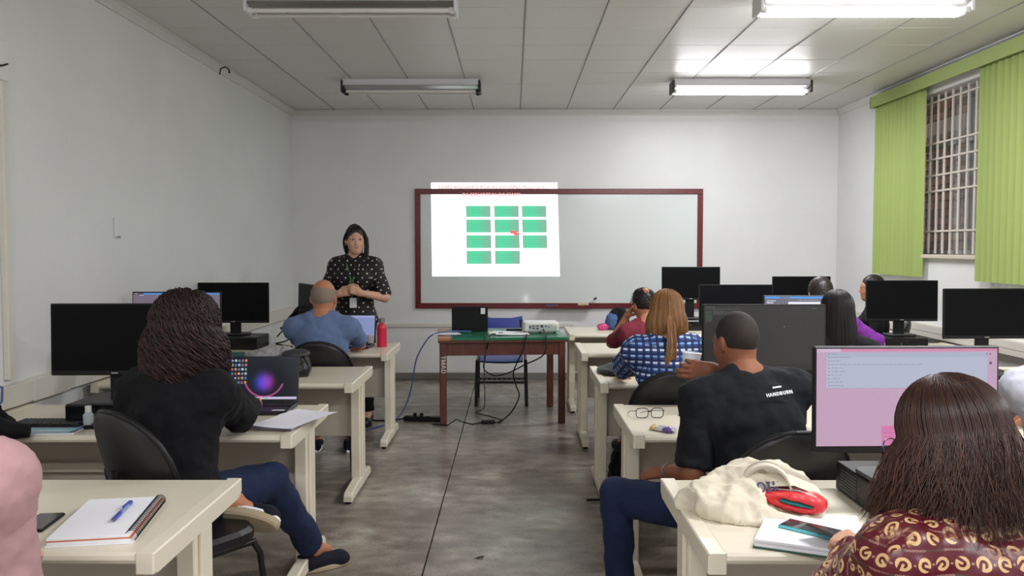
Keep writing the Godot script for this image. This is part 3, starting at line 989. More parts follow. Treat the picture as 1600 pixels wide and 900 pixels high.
func build_desks() -> void:
	var names := ["nearest cream desk on the left with spiral notebook", "cream desk on the left holding the open dark laptop", "third cream desk on the left with black camera bag", "left cream desk nearest the presenter with red bottle"]
	for i in 4:
		desk(-2.50, -0.95, ZN[i], names[i])
	var rl := get_node("classroom_desk_001")
	put(rl, "under_rail", Shape.new().box(Vector3(-0.35, 0.50, -0.02), Vector3(0.75, 0.045, 0.03), 0.004), mats.cream_edge)
	names = ["nearest cream desk on the right under the tote bag", "right cream desk with folded eyeglasses lying on it", "right cream desk with black folder by the plaid shirt", "empty-ended right cream desk in front of the red shirt", "right cream desk closest to the whiteboard with backpack"]
	for i in 5:
		desk(0.515, 2.09, ZN[i], names[i])
	names = ["window-side cream desk nearest the camera beside maroon shirt", "window-side cream desk in front of the white sleeve", "window-side cream desk under the large black monitor", "window-side cream desk under the smaller black monitor", "window-side cream desk closest to the whiteboard wall"]
	for i in 5:
		desk(2.11, 3.62, ZN[i], names[i])
	chair(Vector3(-1.27, 0, -3.27), -0.62, "black chair of the curly haired woman on the left", 0.06)
	chair(Vector3(-1.33, 0, -6.06), 0.0, "black chair of the man in the blue shirt")
	chair(Vector3(0.84, 0, -4.68), 0.0, "black chair of the woman in the plaid shirt")
	chair(Vector3(0.98, 0, -3.26), 0.10, "black chair of the man in the black shirt")
	chair(Vector3(1.07, 0, -6.06), 0.0, "black chair of the man in the dark red shirt")
	chair(Vector3(2.22, 0, -6.04), -0.2, "black chair of the person in the purple shirt")
	chair(Vector3(1.80, 0, -4.68), 0.0, "black chair of the woman with long straight hair")
	chair(Vector3(2.18, 0, -3.26), 0.0, "black chair of the person with the white sleeve")
	chair(Vector3(0.99, 0, -1.60), 0.2, "black chair of the woman in the patterned maroon shirt")
	chair(Vector3(-1.33, 0, -1.72), 0.0, "black chair of the person in the pink top", 0.05)
	chair(Vector3(-1.88, 0, -4.68), 0.0, "black chair of the person in the mint shirt")
	chair(Vector3(3.15, 0, -7.50), 1.2, "black chair of the person turned sideways by the window")

func build_screens() -> void:
	var off: Material = mats.screen_off
	# pink browser window
	var im := img(640, 360, Color(0.80, 0.66, 0.77))
	im.fill_rect(Rect2i(0, 0, 640, 10), Color(0.86, 0.56, 0.70))
	im.fill_rect(Rect2i(0, 0, 85, 12), Color(0.86, 0.75, 0.86))
	im.fill_rect(Rect2i(35, 16, 570, 130), Color(0.74, 0.76, 0.85))
	im.fill_rect(Rect2i(35, 14, 570, 18), Color(0.70, 0.73, 0.82))
	im.fill_rect(Rect2i(35, 145, 570, 1), Color(0.62, 0.60, 0.72))
	for k in 10:
		im.fill_rect(Rect2i(42, 18 + k * 13, 3, 3), Color(0.25, 0.25, 0.35))
		dashes(im, 52, 18 + k * 13, [20, 65, 35, 320, 40, 50, 35, 30, 40, 45][k], 2, Color(0.52, 0.54, 0.64), k + 3)
	im.fill_rect(Rect2i(612, 50, 9, 9), Color(0.35, 0.32, 0.55))
	im.fill_rect(Rect2i(600, 18, 4, 4), Color(0.4, 0.25, 0.4))
	im.fill_rect(Rect2i(612, 18, 5, 5), Color(0.4, 0.25, 0.4))
	im.fill_rect(Rect2i(8, 6, 4, 3), Color(0.4, 0.25, 0.4))
	im.fill_rect(Rect2i(230, 285, 210, 70), Color(0.87, 0.52, 0.72))
	for k in 4:
		dashes(im, 240, 295 + k * 15, 60, 3, Color(0.80, 0.44, 0.64), k)
	var pink := screen_mat("screen_pink", im, 0.75)
	monitor(1.196, -2.60, 0.920, 0.835, "monitor with bright pink browser window before the maroon shirt", pink, 0.03)
	# dark document
	im = img(512, 288, Color(0.28, 0.275, 0.27))
	dashes(im, 6, 6, 40, 2, Color(0.75, 0.78, 0.74), 4)
	dashes(im, 8, 14, 150, 2, Color(0.6, 0.62, 0.6), 9)
	for k in 8:
		dashes(im, 8, 26 + k * 6, 26, 2, Color(0.62, 0.74, 0.62), k)
		if k < 3:
			dashes(im, 40, 24 + k * 6, 60, 2, Color(0.66, 0.66, 0.62), 30 + k)
	im.fill_rect(Rect2i(0, 38, 512, 1), Color(0.36, 0.35, 0.34))
	im.fill_rect(Rect2i(460, 12, 20, 2), Color(0.7, 0.7, 0.7))
	im.fill_rect(Rect2i(340, 92, 4, 4), Color(0.9, 0.9, 0.9))
	im.fill_rect(Rect2i(0, 262, 512, 26), Color(0.24, 0.235, 0.23))
	monitor(1.159, -3.96, 0.955, 0.835, "monitor with dark grey document right of the black shirt", screen_mat("screen_dark", im, 0.35))
	# remote desktop with blue bar
	im = img(512, 288, Color(0.42, 0.42, 0.48))
	im.fill_rect(Rect2i(0, 0, 512, 12), Color(0.33, 0.62, 0.93))
	im.fill_rect(Rect2i(90, 2, 60, 8), Color(0.45, 0.45, 0.50))
	im.fill_rect(Rect2i(12, 24, 55, 6), Color(0.75, 0.75, 0.8))
	im.fill_rect(Rect2i(12, 36, 40, 7), Color(0.85, 0.85, 0.88))
	im.fill_rect(Rect2i(78, 46, 6, 200), Color(0.9, 0.9, 0.92))
	im.fill_rect(Rect2i(140, 34, 330, 232), Color(0.93, 0.93, 0.97))
	dashes(im, 200, 22, 120, 3, Color(0.75, 0.75, 0.8), 8)
	for k in 12:
		dashes(im, 160, 70 + k * 14, 260, 3, Color(0.72, 0.72, 0.78), k)
	monitor(1.899, -5.53, 0.905, 0.835, "monitor with blue title bar behind the long straight hair", screen_mat("screen_blue", im, 0.9))
	# mauve remote desktop, left
	im = img(512, 288, Color(0.53, 0.47, 0.54))
	im.fill_rect(Rect2i(60, 0, 452, 11), Color(0.36, 0.62, 0.92))
	im.fill_rect(Rect2i(0, 0, 60, 11), Color(0.35, 0.33, 0.38))
	im.fill_rect(Rect2i(10, 3, 18, 3), Color(0.9, 0.9, 0.9))
	im.fill_rect(Rect2i(38, 13, 26, 4), Color(0.85, 0.85, 0.9))
	im.fill_rect(Rect2i(470, 276, 36, 6), Color(0.8, 0.82, 0.9))
	monitor(-2.162, -5.50, 0.930, 0.835, "monitor with mauve desktop behind the curly haired woman", screen_mat("screen_mauve", im, 0.62), 0.0)
	monitor(-1.80, -3.86, 0.965, 0.835, "large black monitor left of the curly haired woman", off, 0.02)
	monitor(-2.249, -6.88, 0.930, 0.835, "black monitor on the left desk nearest the end wall", off, 0.0)
	monitor(-1.62, -6.80, 0.920, 0.737, "black monitor turned sideways behind the man in blue", off, -1.05)
	monitor(3.056, -5.53, 0.950, 0.737, "large black monitor at the window-side right edge", off, 0.03)
	monitor(1.725, -6.64, 0.925, 0.835, "black monitor half hidden behind the blue bar screen", off)
	monitor(3.092, -6.82, 0.950, 0.835, "smaller black monitor below the left green blind", off)
	monitor(1.74, -8.40, 1.020, 0.835, "black monitor before the whiteboard's lower right corner", off)
	monitor(2.83, -8.42, 0.925, 0.737, "farthest black monitor right of the whiteboard", off)
	pc(1.25, -2.67, 0.735, "black computer case with papers on it beside tote bag")
	pc(1.16, -4.02, 0.735, "black computer case under the dark grey document screen")
	pc(1.90, -5.55, 0.735, "black computer case under the blue bar screen")
	pc(-2.05, -5.52, 0.735, "black computer case under the mauve screen")
	pc(-1.86, -4.02, 0.735, "black computer case beside the curly haired woman's monitor")
	pc(-2.18, -6.86, 0.735, "black computer case under the farthest left monitor")
	pc(1.72, -6.68, 0.735, "black computer case under the half hidden monitor")
	pc(3.05, -6.80, 0.735, "black computer case under the monitor below the blind")
	pc(1.74, -8.38, 0.735, "black computer case under the monitor before the whiteboard")
	# keyboards and mice
	keyboard(Vector3(-2.03, 0.735, -3.84), 0.0, "black keyboard on the left desk beside a magazine")
	keyboard(Vector3(1.78, 0.735, -2.42), 0.05, "black keyboard on the right desk before pink screen")
	keyboard(Vector3(3.06, 0.735, -5.25), 0.0, "black keyboard on the window-side desk by a mouse")
	mouse(Vector3(2.62, 0.735, -5.40), 0.3, "black mouse on the window-side desk left of monitor")
	mouse(Vector3(-2.42, 0.735, -4.0), 0.8, "black mouse on the left desk near the wall trunking")

func keyboard(at: Vector3, yaw: float, label: String) -> void:
	var t := thing("keyboard", label, "keyboard", at, yaw, "black keyboards")
	put(t, "base", Shape.new().box(Vector3(0, 0.009, 0), Vector3(0.44, 0.018, 0.14), 0.004), mats.black_plastic)
	var key := Shape.new().box(Vector3(), Vector3(0.0165, 0.008, 0.0165), 0.002).mesh()
	for r in 6:
		for c in 21:
			if c == 15 or c == 17:
				continue
			put(t, "key", key, mats.dark_grey, Transform3D(Basis(), Vector3(-0.2 + c * 0.02, 0.021, -0.052 + r * 0.0205)))

func mouse(at: Vector3, yaw: float, label: String) -> void:
	var t := thing("computer_mouse", label, "mouse", at, yaw, "black computer mice")
	var f := Field.new(Vector3(-0.05, -0.01, -0.075), Vector3(0.05, 0.06, 0.075), 0.005)
	f.ell(Vector3(0, 0.005, 0), Vector3(0.031, 0.033, 0.058), Basis(), 0.0)
	f.cutplane(Vector3(0, 0.001, 0), Vector3.DOWN)
	var s := Shape.new()
	f.emit(s)
	put(t, "body", s, mats.black_gloss)
	put(t, "wheel", Shape.new().tube([Vector3(-0.004, 0.033, -0.03), Vector3(0.004, 0.033, -0.03)], 0.008, 12), mats.dark_grey)
	put(t, "cable", Shape.new().tube([Vector3(0, 0.012, -0.056), Vector3(0.01, 0.004, -0.10), Vector3(0.05, 0.003, -0.17)], 0.002, 6), mats.black_plastic)

# ---------------------------------------------------------------- teacher's table
func build_teacher_table() -> void:
	var t := thing("teacher_table", "brown wooden table with green top before the whiteboard", "table", Vector3(-0.125, 0, -7.78), 0.09)
	put(t, "tabletop", Shape.new().box(Vector3(0.06, 0.748, 0), Vector3(1.02, 0.024, 0.86), 0.003), mats.table_green)
	put(t, "top_edge", Shape.new().box(Vector3(-0.505, 0.7475, 0), Vector3(0.11, 0.0235, 0.86), 0.003), mats.table_edge)
	put(t, "underlay", Shape.new().box(Vector3(0, 0.726, 0), Vector3(1.12, 0.02, 0.86), 0.002), mats.table_wood)
	for s: float in [-1.0, 1.0]:
		put(t, "apron", Shape.new().box(Vector3(0, 0.66, s * 0.39), Vector3(0.98, 0.11, 0.025), 0.003), mats.table_wood)
		put(t, "apron", Shape.new().box(Vector3(s * 0.515, 0.66, 0), Vector3(0.025, 0.11, 0.74), 0.003), mats.table_wood)
		for q: float in [-1.0, 1.0]:
			put(t, "leg", Shape.new().box(Vector3(s * 0.515, 0.358, q * 0.385), Vector3(0.058, 0.716, 0.058), 0.004), mats.table_wood)
	var pm := mat("chipped_paint", rgb(214, 200, 188), 0.8)
	put(t, "paint_mark", text_mesh("TMAD", 0.03, 0.15, true), pm, Transform3D(Basis(Vector3.FORWARD, PI / 2), Vector3(-0.515, 0.53, 0.4146)))
	# laptop with lid towards the camera
	var lp := thing("laptop", "black laptop with white sticker seen from behind on teacher's table", "laptop", Vector3(-0.40, 0.760, -7.86), 0.06)
	put(lp, "base", Shape.new().box(Vector3(0, 0.010, -0.10), Vector3(0.33, 0.018, 0.23), 0.004), mats.black_plastic)
	var tl := Basis(Vector3.RIGHT, 0.12)
	put(lp, "lid", Shape.new().box(Vector3(0, 0.125, 0.03), Vector3(0.33, 0.222, 0.010), 0.003, tl), mats.black_plastic)
	put(lp, "sticker", Shape.new().box(Vector3(0, 0.125, 0.03) + tl * Vector3(0.12, 0.07, 0.0055), Vector3(0.04, 0.055, 0.0008), 0.0002, tl), mats.paper)
	put(lp, "lit_screen", Shape.new().box(Vector3(0, 0.125, 0.03) + tl * Vector3(0, 0.002, -0.0055), Vector3(0.31, 0.19, 0.001), 0, tl), glow("laptop_face", Color(0.8, 0.9, 0.95), 0.6))
	# projector
	var pj := thing("projector", "white video projector on the green teacher's table", "projector", Vector3(0.25, 0.760, -7.82), 0.06)
	var pb := PackedVector2Array()
	for k in 28:
		var a := TAU * k / 28.0
		pb.append(Vector2(signf(cos(a)) * pow(absf(cos(a)), 0.25) * 0.16, signf(sin(a)) * pow(absf(sin(a)), 0.25) * 0.125))
	put(pj, "body", Shape.new().slab(pb, 0.085, Transform3D(Basis(Vector3.RIGHT, PI / 2), Vector3(0, 0.058, 0)), 0.012), mats.white_plastic)
	var pp := put(pj, "port_panel", Shape.new().box(Vector3(-0.01, 0.055, 0.1245), Vector3(0.22, 0.05, 0.003), 0.001), mat("port_grey", rgb(188, 188, 186), 0.5))
	for q: Array in [[-0.105, 0.058, 0.014, 0.022], [-0.075, 0.068, 0.024, 0.01], [-0.075, 0.048, 0.024, 0.01], [-0.04, 0.068, 0.022, 0.01], [-0.04, 0.045, 0.02, 0.012], [0.0, 0.066, 0.02, 0.024], [0.035, 0.066, 0.012, 0.014], [0.06, 0.06, 0.01, 0.01]]:
		put(pp, "port", Shape.new().box(Vector3(q[0], q[1], 0.127), Vector3(q[2], q[3], 0.003), 0.0008), mats.dark_grey)
	put(pj, "speaker_grille", Shape.new().lathe([Vector2(0.022, 0), Vector2(0.022, 0.004), Vector2(0, 0.004)], 20, Vector3(0.118, 0.05, 0.123), Basis(Vector3.RIGHT, PI / 2)), mats.port_grey)
	for s: float in [-1.0, 1.0]:
		put(pj, "foot", Shape.new().lathe([Vector2(0, 0), Vector2(0.010, 0), Vector2(0.008, 0.018), Vector2(0, 0.018)], 10, Vector3(s * 0.12, 0, 0.09)), mats.dark_grey)
	put(pj, "front_foot", Shape.new().lathe([Vector2(0, 0), Vector2(0.010, 0), Vector2(0.008, 0.02), Vector2(0, 0.02)], 10, Vector3(0, 0, -0.09)), mats.dark_grey)
	put(pj, "lens_ring", Shape.new().tube([Vector3(-0.07, 0.06, -0.12), Vector3(-0.07, 0.06, -0.14)], 0.034, 18), mats.dark_grey)
	put(pj, "lens", Shape.new().lathe([Vector2(0.024, 0), Vector2(0.018, 0.006), Vector2(0, 0.009)], 18, Vector3(-0.07, 0.06, -0.14), Basis(Vector3.RIGHT, -PI / 2)), glow("lens_light", Color(1, 1, 1), 40.0))
	# odds on the table
	var hb := thing("power_brick", "small white charger brick on the green tabletop", "charger", Vector3(-0.18, 0.760, -7.56), 0.2)
	put(hb, "box", Shape.new().box(Vector3(0, 0.015, 0), Vector3(0.09, 0.03, 0.06), 0.008), mats.white_plastic)
	put(hb, "plug_wire", Shape.new().tube([Vector3(0.045, 0.015, 0), Vector3(0.09, 0.02, -0.03), Vector3(0.11, 0.006, -0.12), Vector3(0.03, 0.005, -0.18), Vector3(-0.04, 0.005, -0.14)], 0.003, 6), mats.black_plastic)
	var rm := thing("remote_control", "thin black remote lying left of the projector", "remote", Vector3(0.01, 0.760, -7.96), 0.05)
	put(rm, "body", Shape.new().box(Vector3(0, 0.009, 0), Vector3(0.15, 0.018, 0.045), 0.005), mats.black_plastic)
	put(rm, "button", Shape.new().box(Vector3(0.055, 0.021, 0), Vector3(0.012, 0.008, 0.012), 0.002), mats.white_plastic)
	sheet_paper("paper_sheet", "white sheet on left end of the teacher's table", Vector3(-0.60, 0.762, -7.62), 0.24, 0.2, 0.3)
	sheet_paper("paper_sheet", "white sheet between charger and projector on green tabletop", Vector3(-0.02, 0.762, -7.70), 0.30, 0.36, 0.1)
	# chair in front of the wall, facing the room
	var c := thing("blue_chair", "blue plastic chair with black legs behind teacher's table", "chair", Vector3(-0.115, 0, -8.45), PI)
	var rows := []
	for i in 7:
		var row := []
		for j in 9:
			var u := j / 8.0 * 2.0 - 1.0
			var vv := i / 6.0
			row.append(Vector3(u * 0.21, 0.46 - 0.012 * (1.0 - u * u) - (0.02 if i == 0 else 0.0), -0.21 + vv * 0.42))
		rows.append(row)
	var low := []
	for r: Array in rows:
		low.append(r.map(func(p: Vector3) -> Vector3: return p + Vector3(0, -0.014, 0)))
	put(c, "seat", Shape.new().sheet(rows, false, true).sheet(low), mats.blue_plastic)
	var bo := PackedVector2Array([Vector2(-0.19, -0.07), Vector2(0.19, -0.07), Vector2(0.215, 0.02), Vector2(0.205, 0.075), Vector2(0.1, 0.055), Vector2(-0.1, 0.055), Vector2(-0.205, 0.075), Vector2(-0.215, 0.02)])
	put(c, "backrest", Shape.new().slab(bo, 0.014, Transform3D(Basis(Vector3.RIGHT, 0.12), Vector3(0, 0.76, 0.27)), 0.004), mats.blue_plastic)
	for s: float in [-1.0, 1.0]:
		put(c, "leg", Shape.new().tube([Vector3(s * 0.235, 0.445, -0.19), Vector3(s * 0.245, 0, -0.23)], 0.016, 8), mats.black_tube)
		put(c, "leg", Shape.new().tube([Vector3(s * 0.235, 0.445, 0.17), Vector3(s * 0.245, 0, 0.24)], 0.016, 8), mats.black_tube)
		put(c, "side_rail", Shape.new().tube([Vector3(s * 0.235, 0.44, -0.21), Vector3(s * 0.235, 0.44, 0.2), Vector3(s * 0.20, 0.6, 0.245), Vector3(s * 0.19, 0.8, 0.27)], 0.013, 8), mats.black_tube)
		put(c, "stretcher", Shape.new().tube([Vector3(s * 0.24, 0.2, -0.21), Vector3(s * 0.24, 0.2, 0.21)], 0.010, 8), mats.black_tube)
	put(c, "cross_bar", Shape.new().tube([Vector3(-0.24, 0.23, -0.21), Vector3(0.24, 0.23, -0.21)], 0.011, 8), mats.black_tube)
	put(c, "cross_bar", Shape.new().tube([Vector3(-0.24, 0.20, 0.21), Vector3(0.24, 0.20, 0.21)], 0.011, 8), mats.black_tube)
	for k in 9:
		put(c, "rack_wire", Shape.new().tube([Vector3(-0.2 + k * 0.05, 0.232, -0.21), Vector3(-0.2 + k * 0.05, 0.202, 0.21)], 0.004, 6), mats.black_tube)
	# cables
	cable("network_cable", "blue cable hanging from teacher's table to the floor", [Vector3(-0.38, 0.775, -7.72), Vector3(-0.58, 0.79, -7.6), Vector3(-0.72, 0.76, -7.58), Vector3(-0.86, 0.55, -7.6), Vector3(-0.92, 0.25, -7.62), Vector3(-1.02, 0.03, -7.55), Vector3(-1.2, 0.006, -7.2), Vector3(-1.5, 0.006, -7.0)], 0.006, mats.blue_cable)
	cable("power_cable", "black cable drooping from projector to the blue chair", [Vector3(0.27, 0.80, -7.69), Vector3(0.28, 0.76, -7.34), Vector3(0.26, 0.62, -7.30), Vector3(0.10, 0.53, -7.33), Vector3(-0.05, 0.43, -7.5), Vector3(-0.18, 0.38, -7.7), Vector3(-0.26, 0.45, -7.6), Vector3(-0.22, 0.7, -7.34), Vector3(-0.2, 0.775, -7.40), Vector3(-0.16, 0.775, -7.5)], 0.006, mats.black_plastic)
	cable("power_cable", "black cable running from table edge down to power adapter", [Vector3(0.12, 0.77, -7.55), Vector3(0.11, 0.765, -7.33), Vector3(0.08, 0.65, -7.30), Vector3(0.0, 0.45, -7.33), Vector3(0.05, 0.25, -7.35), Vector3(-0.02, 0.10, -7.4), Vector3(-0.12, 0.02, -7.4), Vector3(-0.17, 0.014, -7.4)], 0.006, mats.black_plastic)
	cable("power_cable", "thin grey cable hanging behind the charger to the floor", [Vector3(-0.24, 0.775, -7.5), Vector3(-0.24, 0.76, -7.32), Vector3(-0.25, 0.5, -7.33), Vector3(-0.25, 0.2, -7.5), Vector3(-0.28, 0.05, -7.8), Vector3(-0.35, 0.006, -7.9), Vector3(-0.2, 0.005, -7.7), Vector3(-0.1, 0.005, -7.55), Vector3(-0.13, 0.005, -7.4)], 0.004, mats.dark_grey)
	var ad := thing("power_adapter", "black power adapter lying on floor under teacher's table", "adapter", Vector3(-0.22, 0, -7.41), 0.2)
	put(ad, "box", Shape.new().box(Vector3(0, 0.016, 0), Vector3(0.12, 0.03, 0.05), 0.006), mats.black_plastic)
	put(ad, "lead", Shape.new().tube([Vector3(-0.06, 0.012, 0), Vector3(-0.14, 0.006, 0.02), Vector3(-0.22, 0.03, 0.04), Vector3(-0.28, 0.05, 0.0), Vector3(-0.36, 0.008, 0.03), Vector3(-0.48, 0.012, -0.02)], 0.006, 6), mats.black_plastic)
	var ps := thing("power_strip", "black power strip with plugs on floor beside table leg", "power strip", Vector3(-0.80, 0, -7.52), -0.12)
	put(ps, "body", Shape.new().box(Vector3(0, 0.022, 0), Vector3(0.34, 0.042, 0.07), 0.008), mats.black_plastic)
	for k in 4:
		put(ps, "outlet", Shape.new().lathe([Vector2(0.018, 0), Vector2(0.018, 0.003), Vector2(0.013, 0.003), Vector2(0.013, -0.004), Vector2(0, -0.004)], 14, Vector3(-0.13 + k * 0.06, 0.043, 0.005)), mats.dark_grey)
	for k in 2:
		put(ps, "plug", Shape.new().box(Vector3(-0.07 + k * 0.06, 0.058, 0.005), Vector3(0.03, 0.03, 0.03), 0.005), mats.black_plastic)
	put(ps, "lead", Shape.new().tube([Vector3(-0.17, 0.02, 0), Vector3(-0.25, 0.008, 0.03), Vector3(-0.4, 0.007, 0.05), Vector3(-0.6, 0.007, 0.0)], 0.007, 6), mats.black_plastic)

func cable(called: String, label: String, pts: Array, r: float, m: Material) -> void:
	var cv := Curve3D.new()
	for i in pts.size():
		var tg: Vector3 = (pts[mini(i + 1, pts.size() - 1)] - pts[maxi(i - 1, 0)]) * 0.17
		cv.add_point(pts[i], -tg, tg)
	var path := []
	var n := pts.size() * 6
	for i in n + 1:
		path.append(cv.sample_baked(cv.get_baked_length() * i / n, true))
	var o := put(self, called, Shape.new().tube(path, r, 7), m)
	tag(o, label, "cable")

func sheet_paper(called: String, label: String, at: Vector3, w: float, l: float, yaw: float, curl := 0.004, m: Material = null) -> void:
	var t := thing(called, label, "paper", at, yaw)
	var rows := []
	for i in 7:
		var row := []
		for j in 7:
			var u := j / 6.0 - 0.5
			var vv := i / 6.0 - 0.5
			row.append(Vector3(u * w, 0.001 + curl * (u * u * 4.0 + sin(vv * 5.0 + u * 3.0) * 0.4 + 0.4), vv * l))
		rows.append(row)
	var low := []
	for r: Array in rows:
		low.append(r.map(func(p: Vector3) -> Vector3: return p + Vector3(0, -0.0008, 0)))
	put(t, "sheet", Shape.new().sheet(rows, false, true).sheet(low), m if m else mats.paper)

# ---------------------------------------------------------------- things on the desks
func blob(prims: Array, cell: float, amp: float, sd: int, floor_y := -1e6, freq := 14.0, subs := []) -> Shape:
	var lo := Vector3(1e6, 1e6, 1e6)
	var hi := -lo
	for q: Array in prims:
		lo = lo.min(q[0] - Vector3.ONE * maxf(q[1].x, maxf(q[1].y, q[1].z)))
		hi = hi.max(q[0] + Vector3.ONE * maxf(q[1].x, maxf(q[1].y, q[1].z)))
	var f := Field.new(lo - Vector3.ONE * 0.04, hi + Vector3.ONE * 0.04, cell)
	for q: Array in prims:
		f.ell(q[0], q[1], q[2] if q.size() > 2 else Basis(), 0.04)
	for q: Array in subs:
		f.ell(q[0], q[1], q[2] if q.size() > 2 else Basis(), 0.012, true)
	f.cutplane(Vector3(0, floor_y, 0), Vector3.DOWN)
	var nz := FastNoiseLite.new()
	nz.seed = sd
	nz.frequency = freq
	nz.fractal_octaves = 3
	var s := Shape.new()
	f.emit(s, nz, amp)
	for i in s.v.size():
		if s.v[i].y < floor_y:
			s.v[i].y = floor_y
	return s

func bottle_thing(called: String, label: String, at: Vector3, prof: Array, m: Material, cap: Array, cm: Material) -> void:
	var t := thing(called, label, "bottle", at)
	put(t, "body", Shape.new().lathe(prof, 20), m)
	put(t, "cap", Shape.new().lathe(cap, 18), cm)

func phone(at: Vector3, yaw: float, label: String, edge: Material, face: Material) -> void:
	var t := thing("mobile_phone", label, "phone", at, yaw)
	put(t, "case", Shape.new().box(V(0, 0.0045, 0), V(0.076, 0.009, 0.158), 0.003), edge)
	put(t, "screen", Shape.new().box(V(0, 0.0092, 0), V(0.069, 0.0012, 0.150), 0.0004), face)
	put(t, "side_button", Shape.new().box(V(0.0385, 0.005, -0.03), V(0.002, 0.003, 0.02), 0.0005), mats.black_plastic)

func laptop(at: Vector3, yaw: float, label: String, sm: Material, shell: Material, w := 0.36, d := 0.24, hgt := 0.235, open := 0.22) -> void:
	var t := thing("laptop", label, "laptop", at, yaw)   # origin at the hinge, keyboard towards +z
	var bs := put(t, "base", Shape.new().box(V(0, 0.010, d / 2), V(w, 0.018, d), 0.004), shell)
	var key := Shape.new().box(V(0, 0, 0), V(w / 17.5, 0.003, 0.014), 0.0008).mesh()
	for r in 5:
		for c in 15:
			put(bs, "key", key, mats.black_plastic, Transform3D(Basis(), V((c - 7.0) * w / 16.3, 0.0205, 0.03 + r * 0.0175)))
	put(bs, "touchpad", Shape.new().box(V(0, 0.0195, d * 0.78), V(0.11, 0.001, 0.065), 0.0003), mats.dark_grey)
	put(bs, "label_sticker", Shape.new().box(V(w * 0.36, 0.0195, d * 0.85), V(0.06, 0.0008, 0.02), 0.0002), mats.paper)
	var b := Basis(Vector3.RIGHT, -open)
	var o := V(0, 0.02, 0)
	put(t, "lid", Shape.new().box(o + b * V(0, hgt / 2, -0.004), V(w, hgt, 0.007), 0.003, b), shell)
	var sh := Shape.new()
	sh.flat4(o + b * V(-w / 2 + 0.008, 0.016, 0.0), o + b * V(w / 2 - 0.008, 0.016, 0.0), o + b * V(w / 2 - 0.008, hgt - 0.008, 0.0), o + b * V(-w / 2 + 0.008, hgt - 0.008, 0.0), Vector3.BACK)
	put(t, "screen", sh, sm)

func notebook(at: Vector3, yaw: float, label: String, w: float, l: float, cover: Material, tab: Material, coil: bool) -> void:
	var t := thing("spiral_notebook", label, "notebook", at, yaw)
	put(t, "back_cover", Shape.new().box(V(0, 0.002, 0), V(w, 0.004, l), 0.001), cover)
	put(t, "lower_pages", Shape.new().box(V(-0.002, 0.0095, 0), V(w - 0.012, 0.011, l - 0.008), 0.001), mats.paper)
	put(t, "divider", Shape.new().box(V(0, 0.0165, 0), V(w - 0.004, 0.003, l - 0.004), 0.0008), tab)
	put(t, "upper_pages", Shape.new().box(V(-0.002, 0.0215, 0.002), V(w - 0.012, 0.007, l - 0.008), 0.001), mats.paper)
	if coil:
		var ring := []
		for k in 15:
			var a := TAU * k / 14.0
			ring.append(V(cos(a) * 0.016, 0.017 + sin(a) * 0.016, 0))
		var rm := Shape.new().tube(ring, 0.0014, 5, false).mesh()
		for k in 26:
			put(t, "coil_ring", rm, mats.black_plastic, Transform3D(Basis(Vector3.UP, 0.15), V(w / 2 - 0.008, 0, -l / 2 + 0.02 + k * (l - 0.04) / 25.0)))

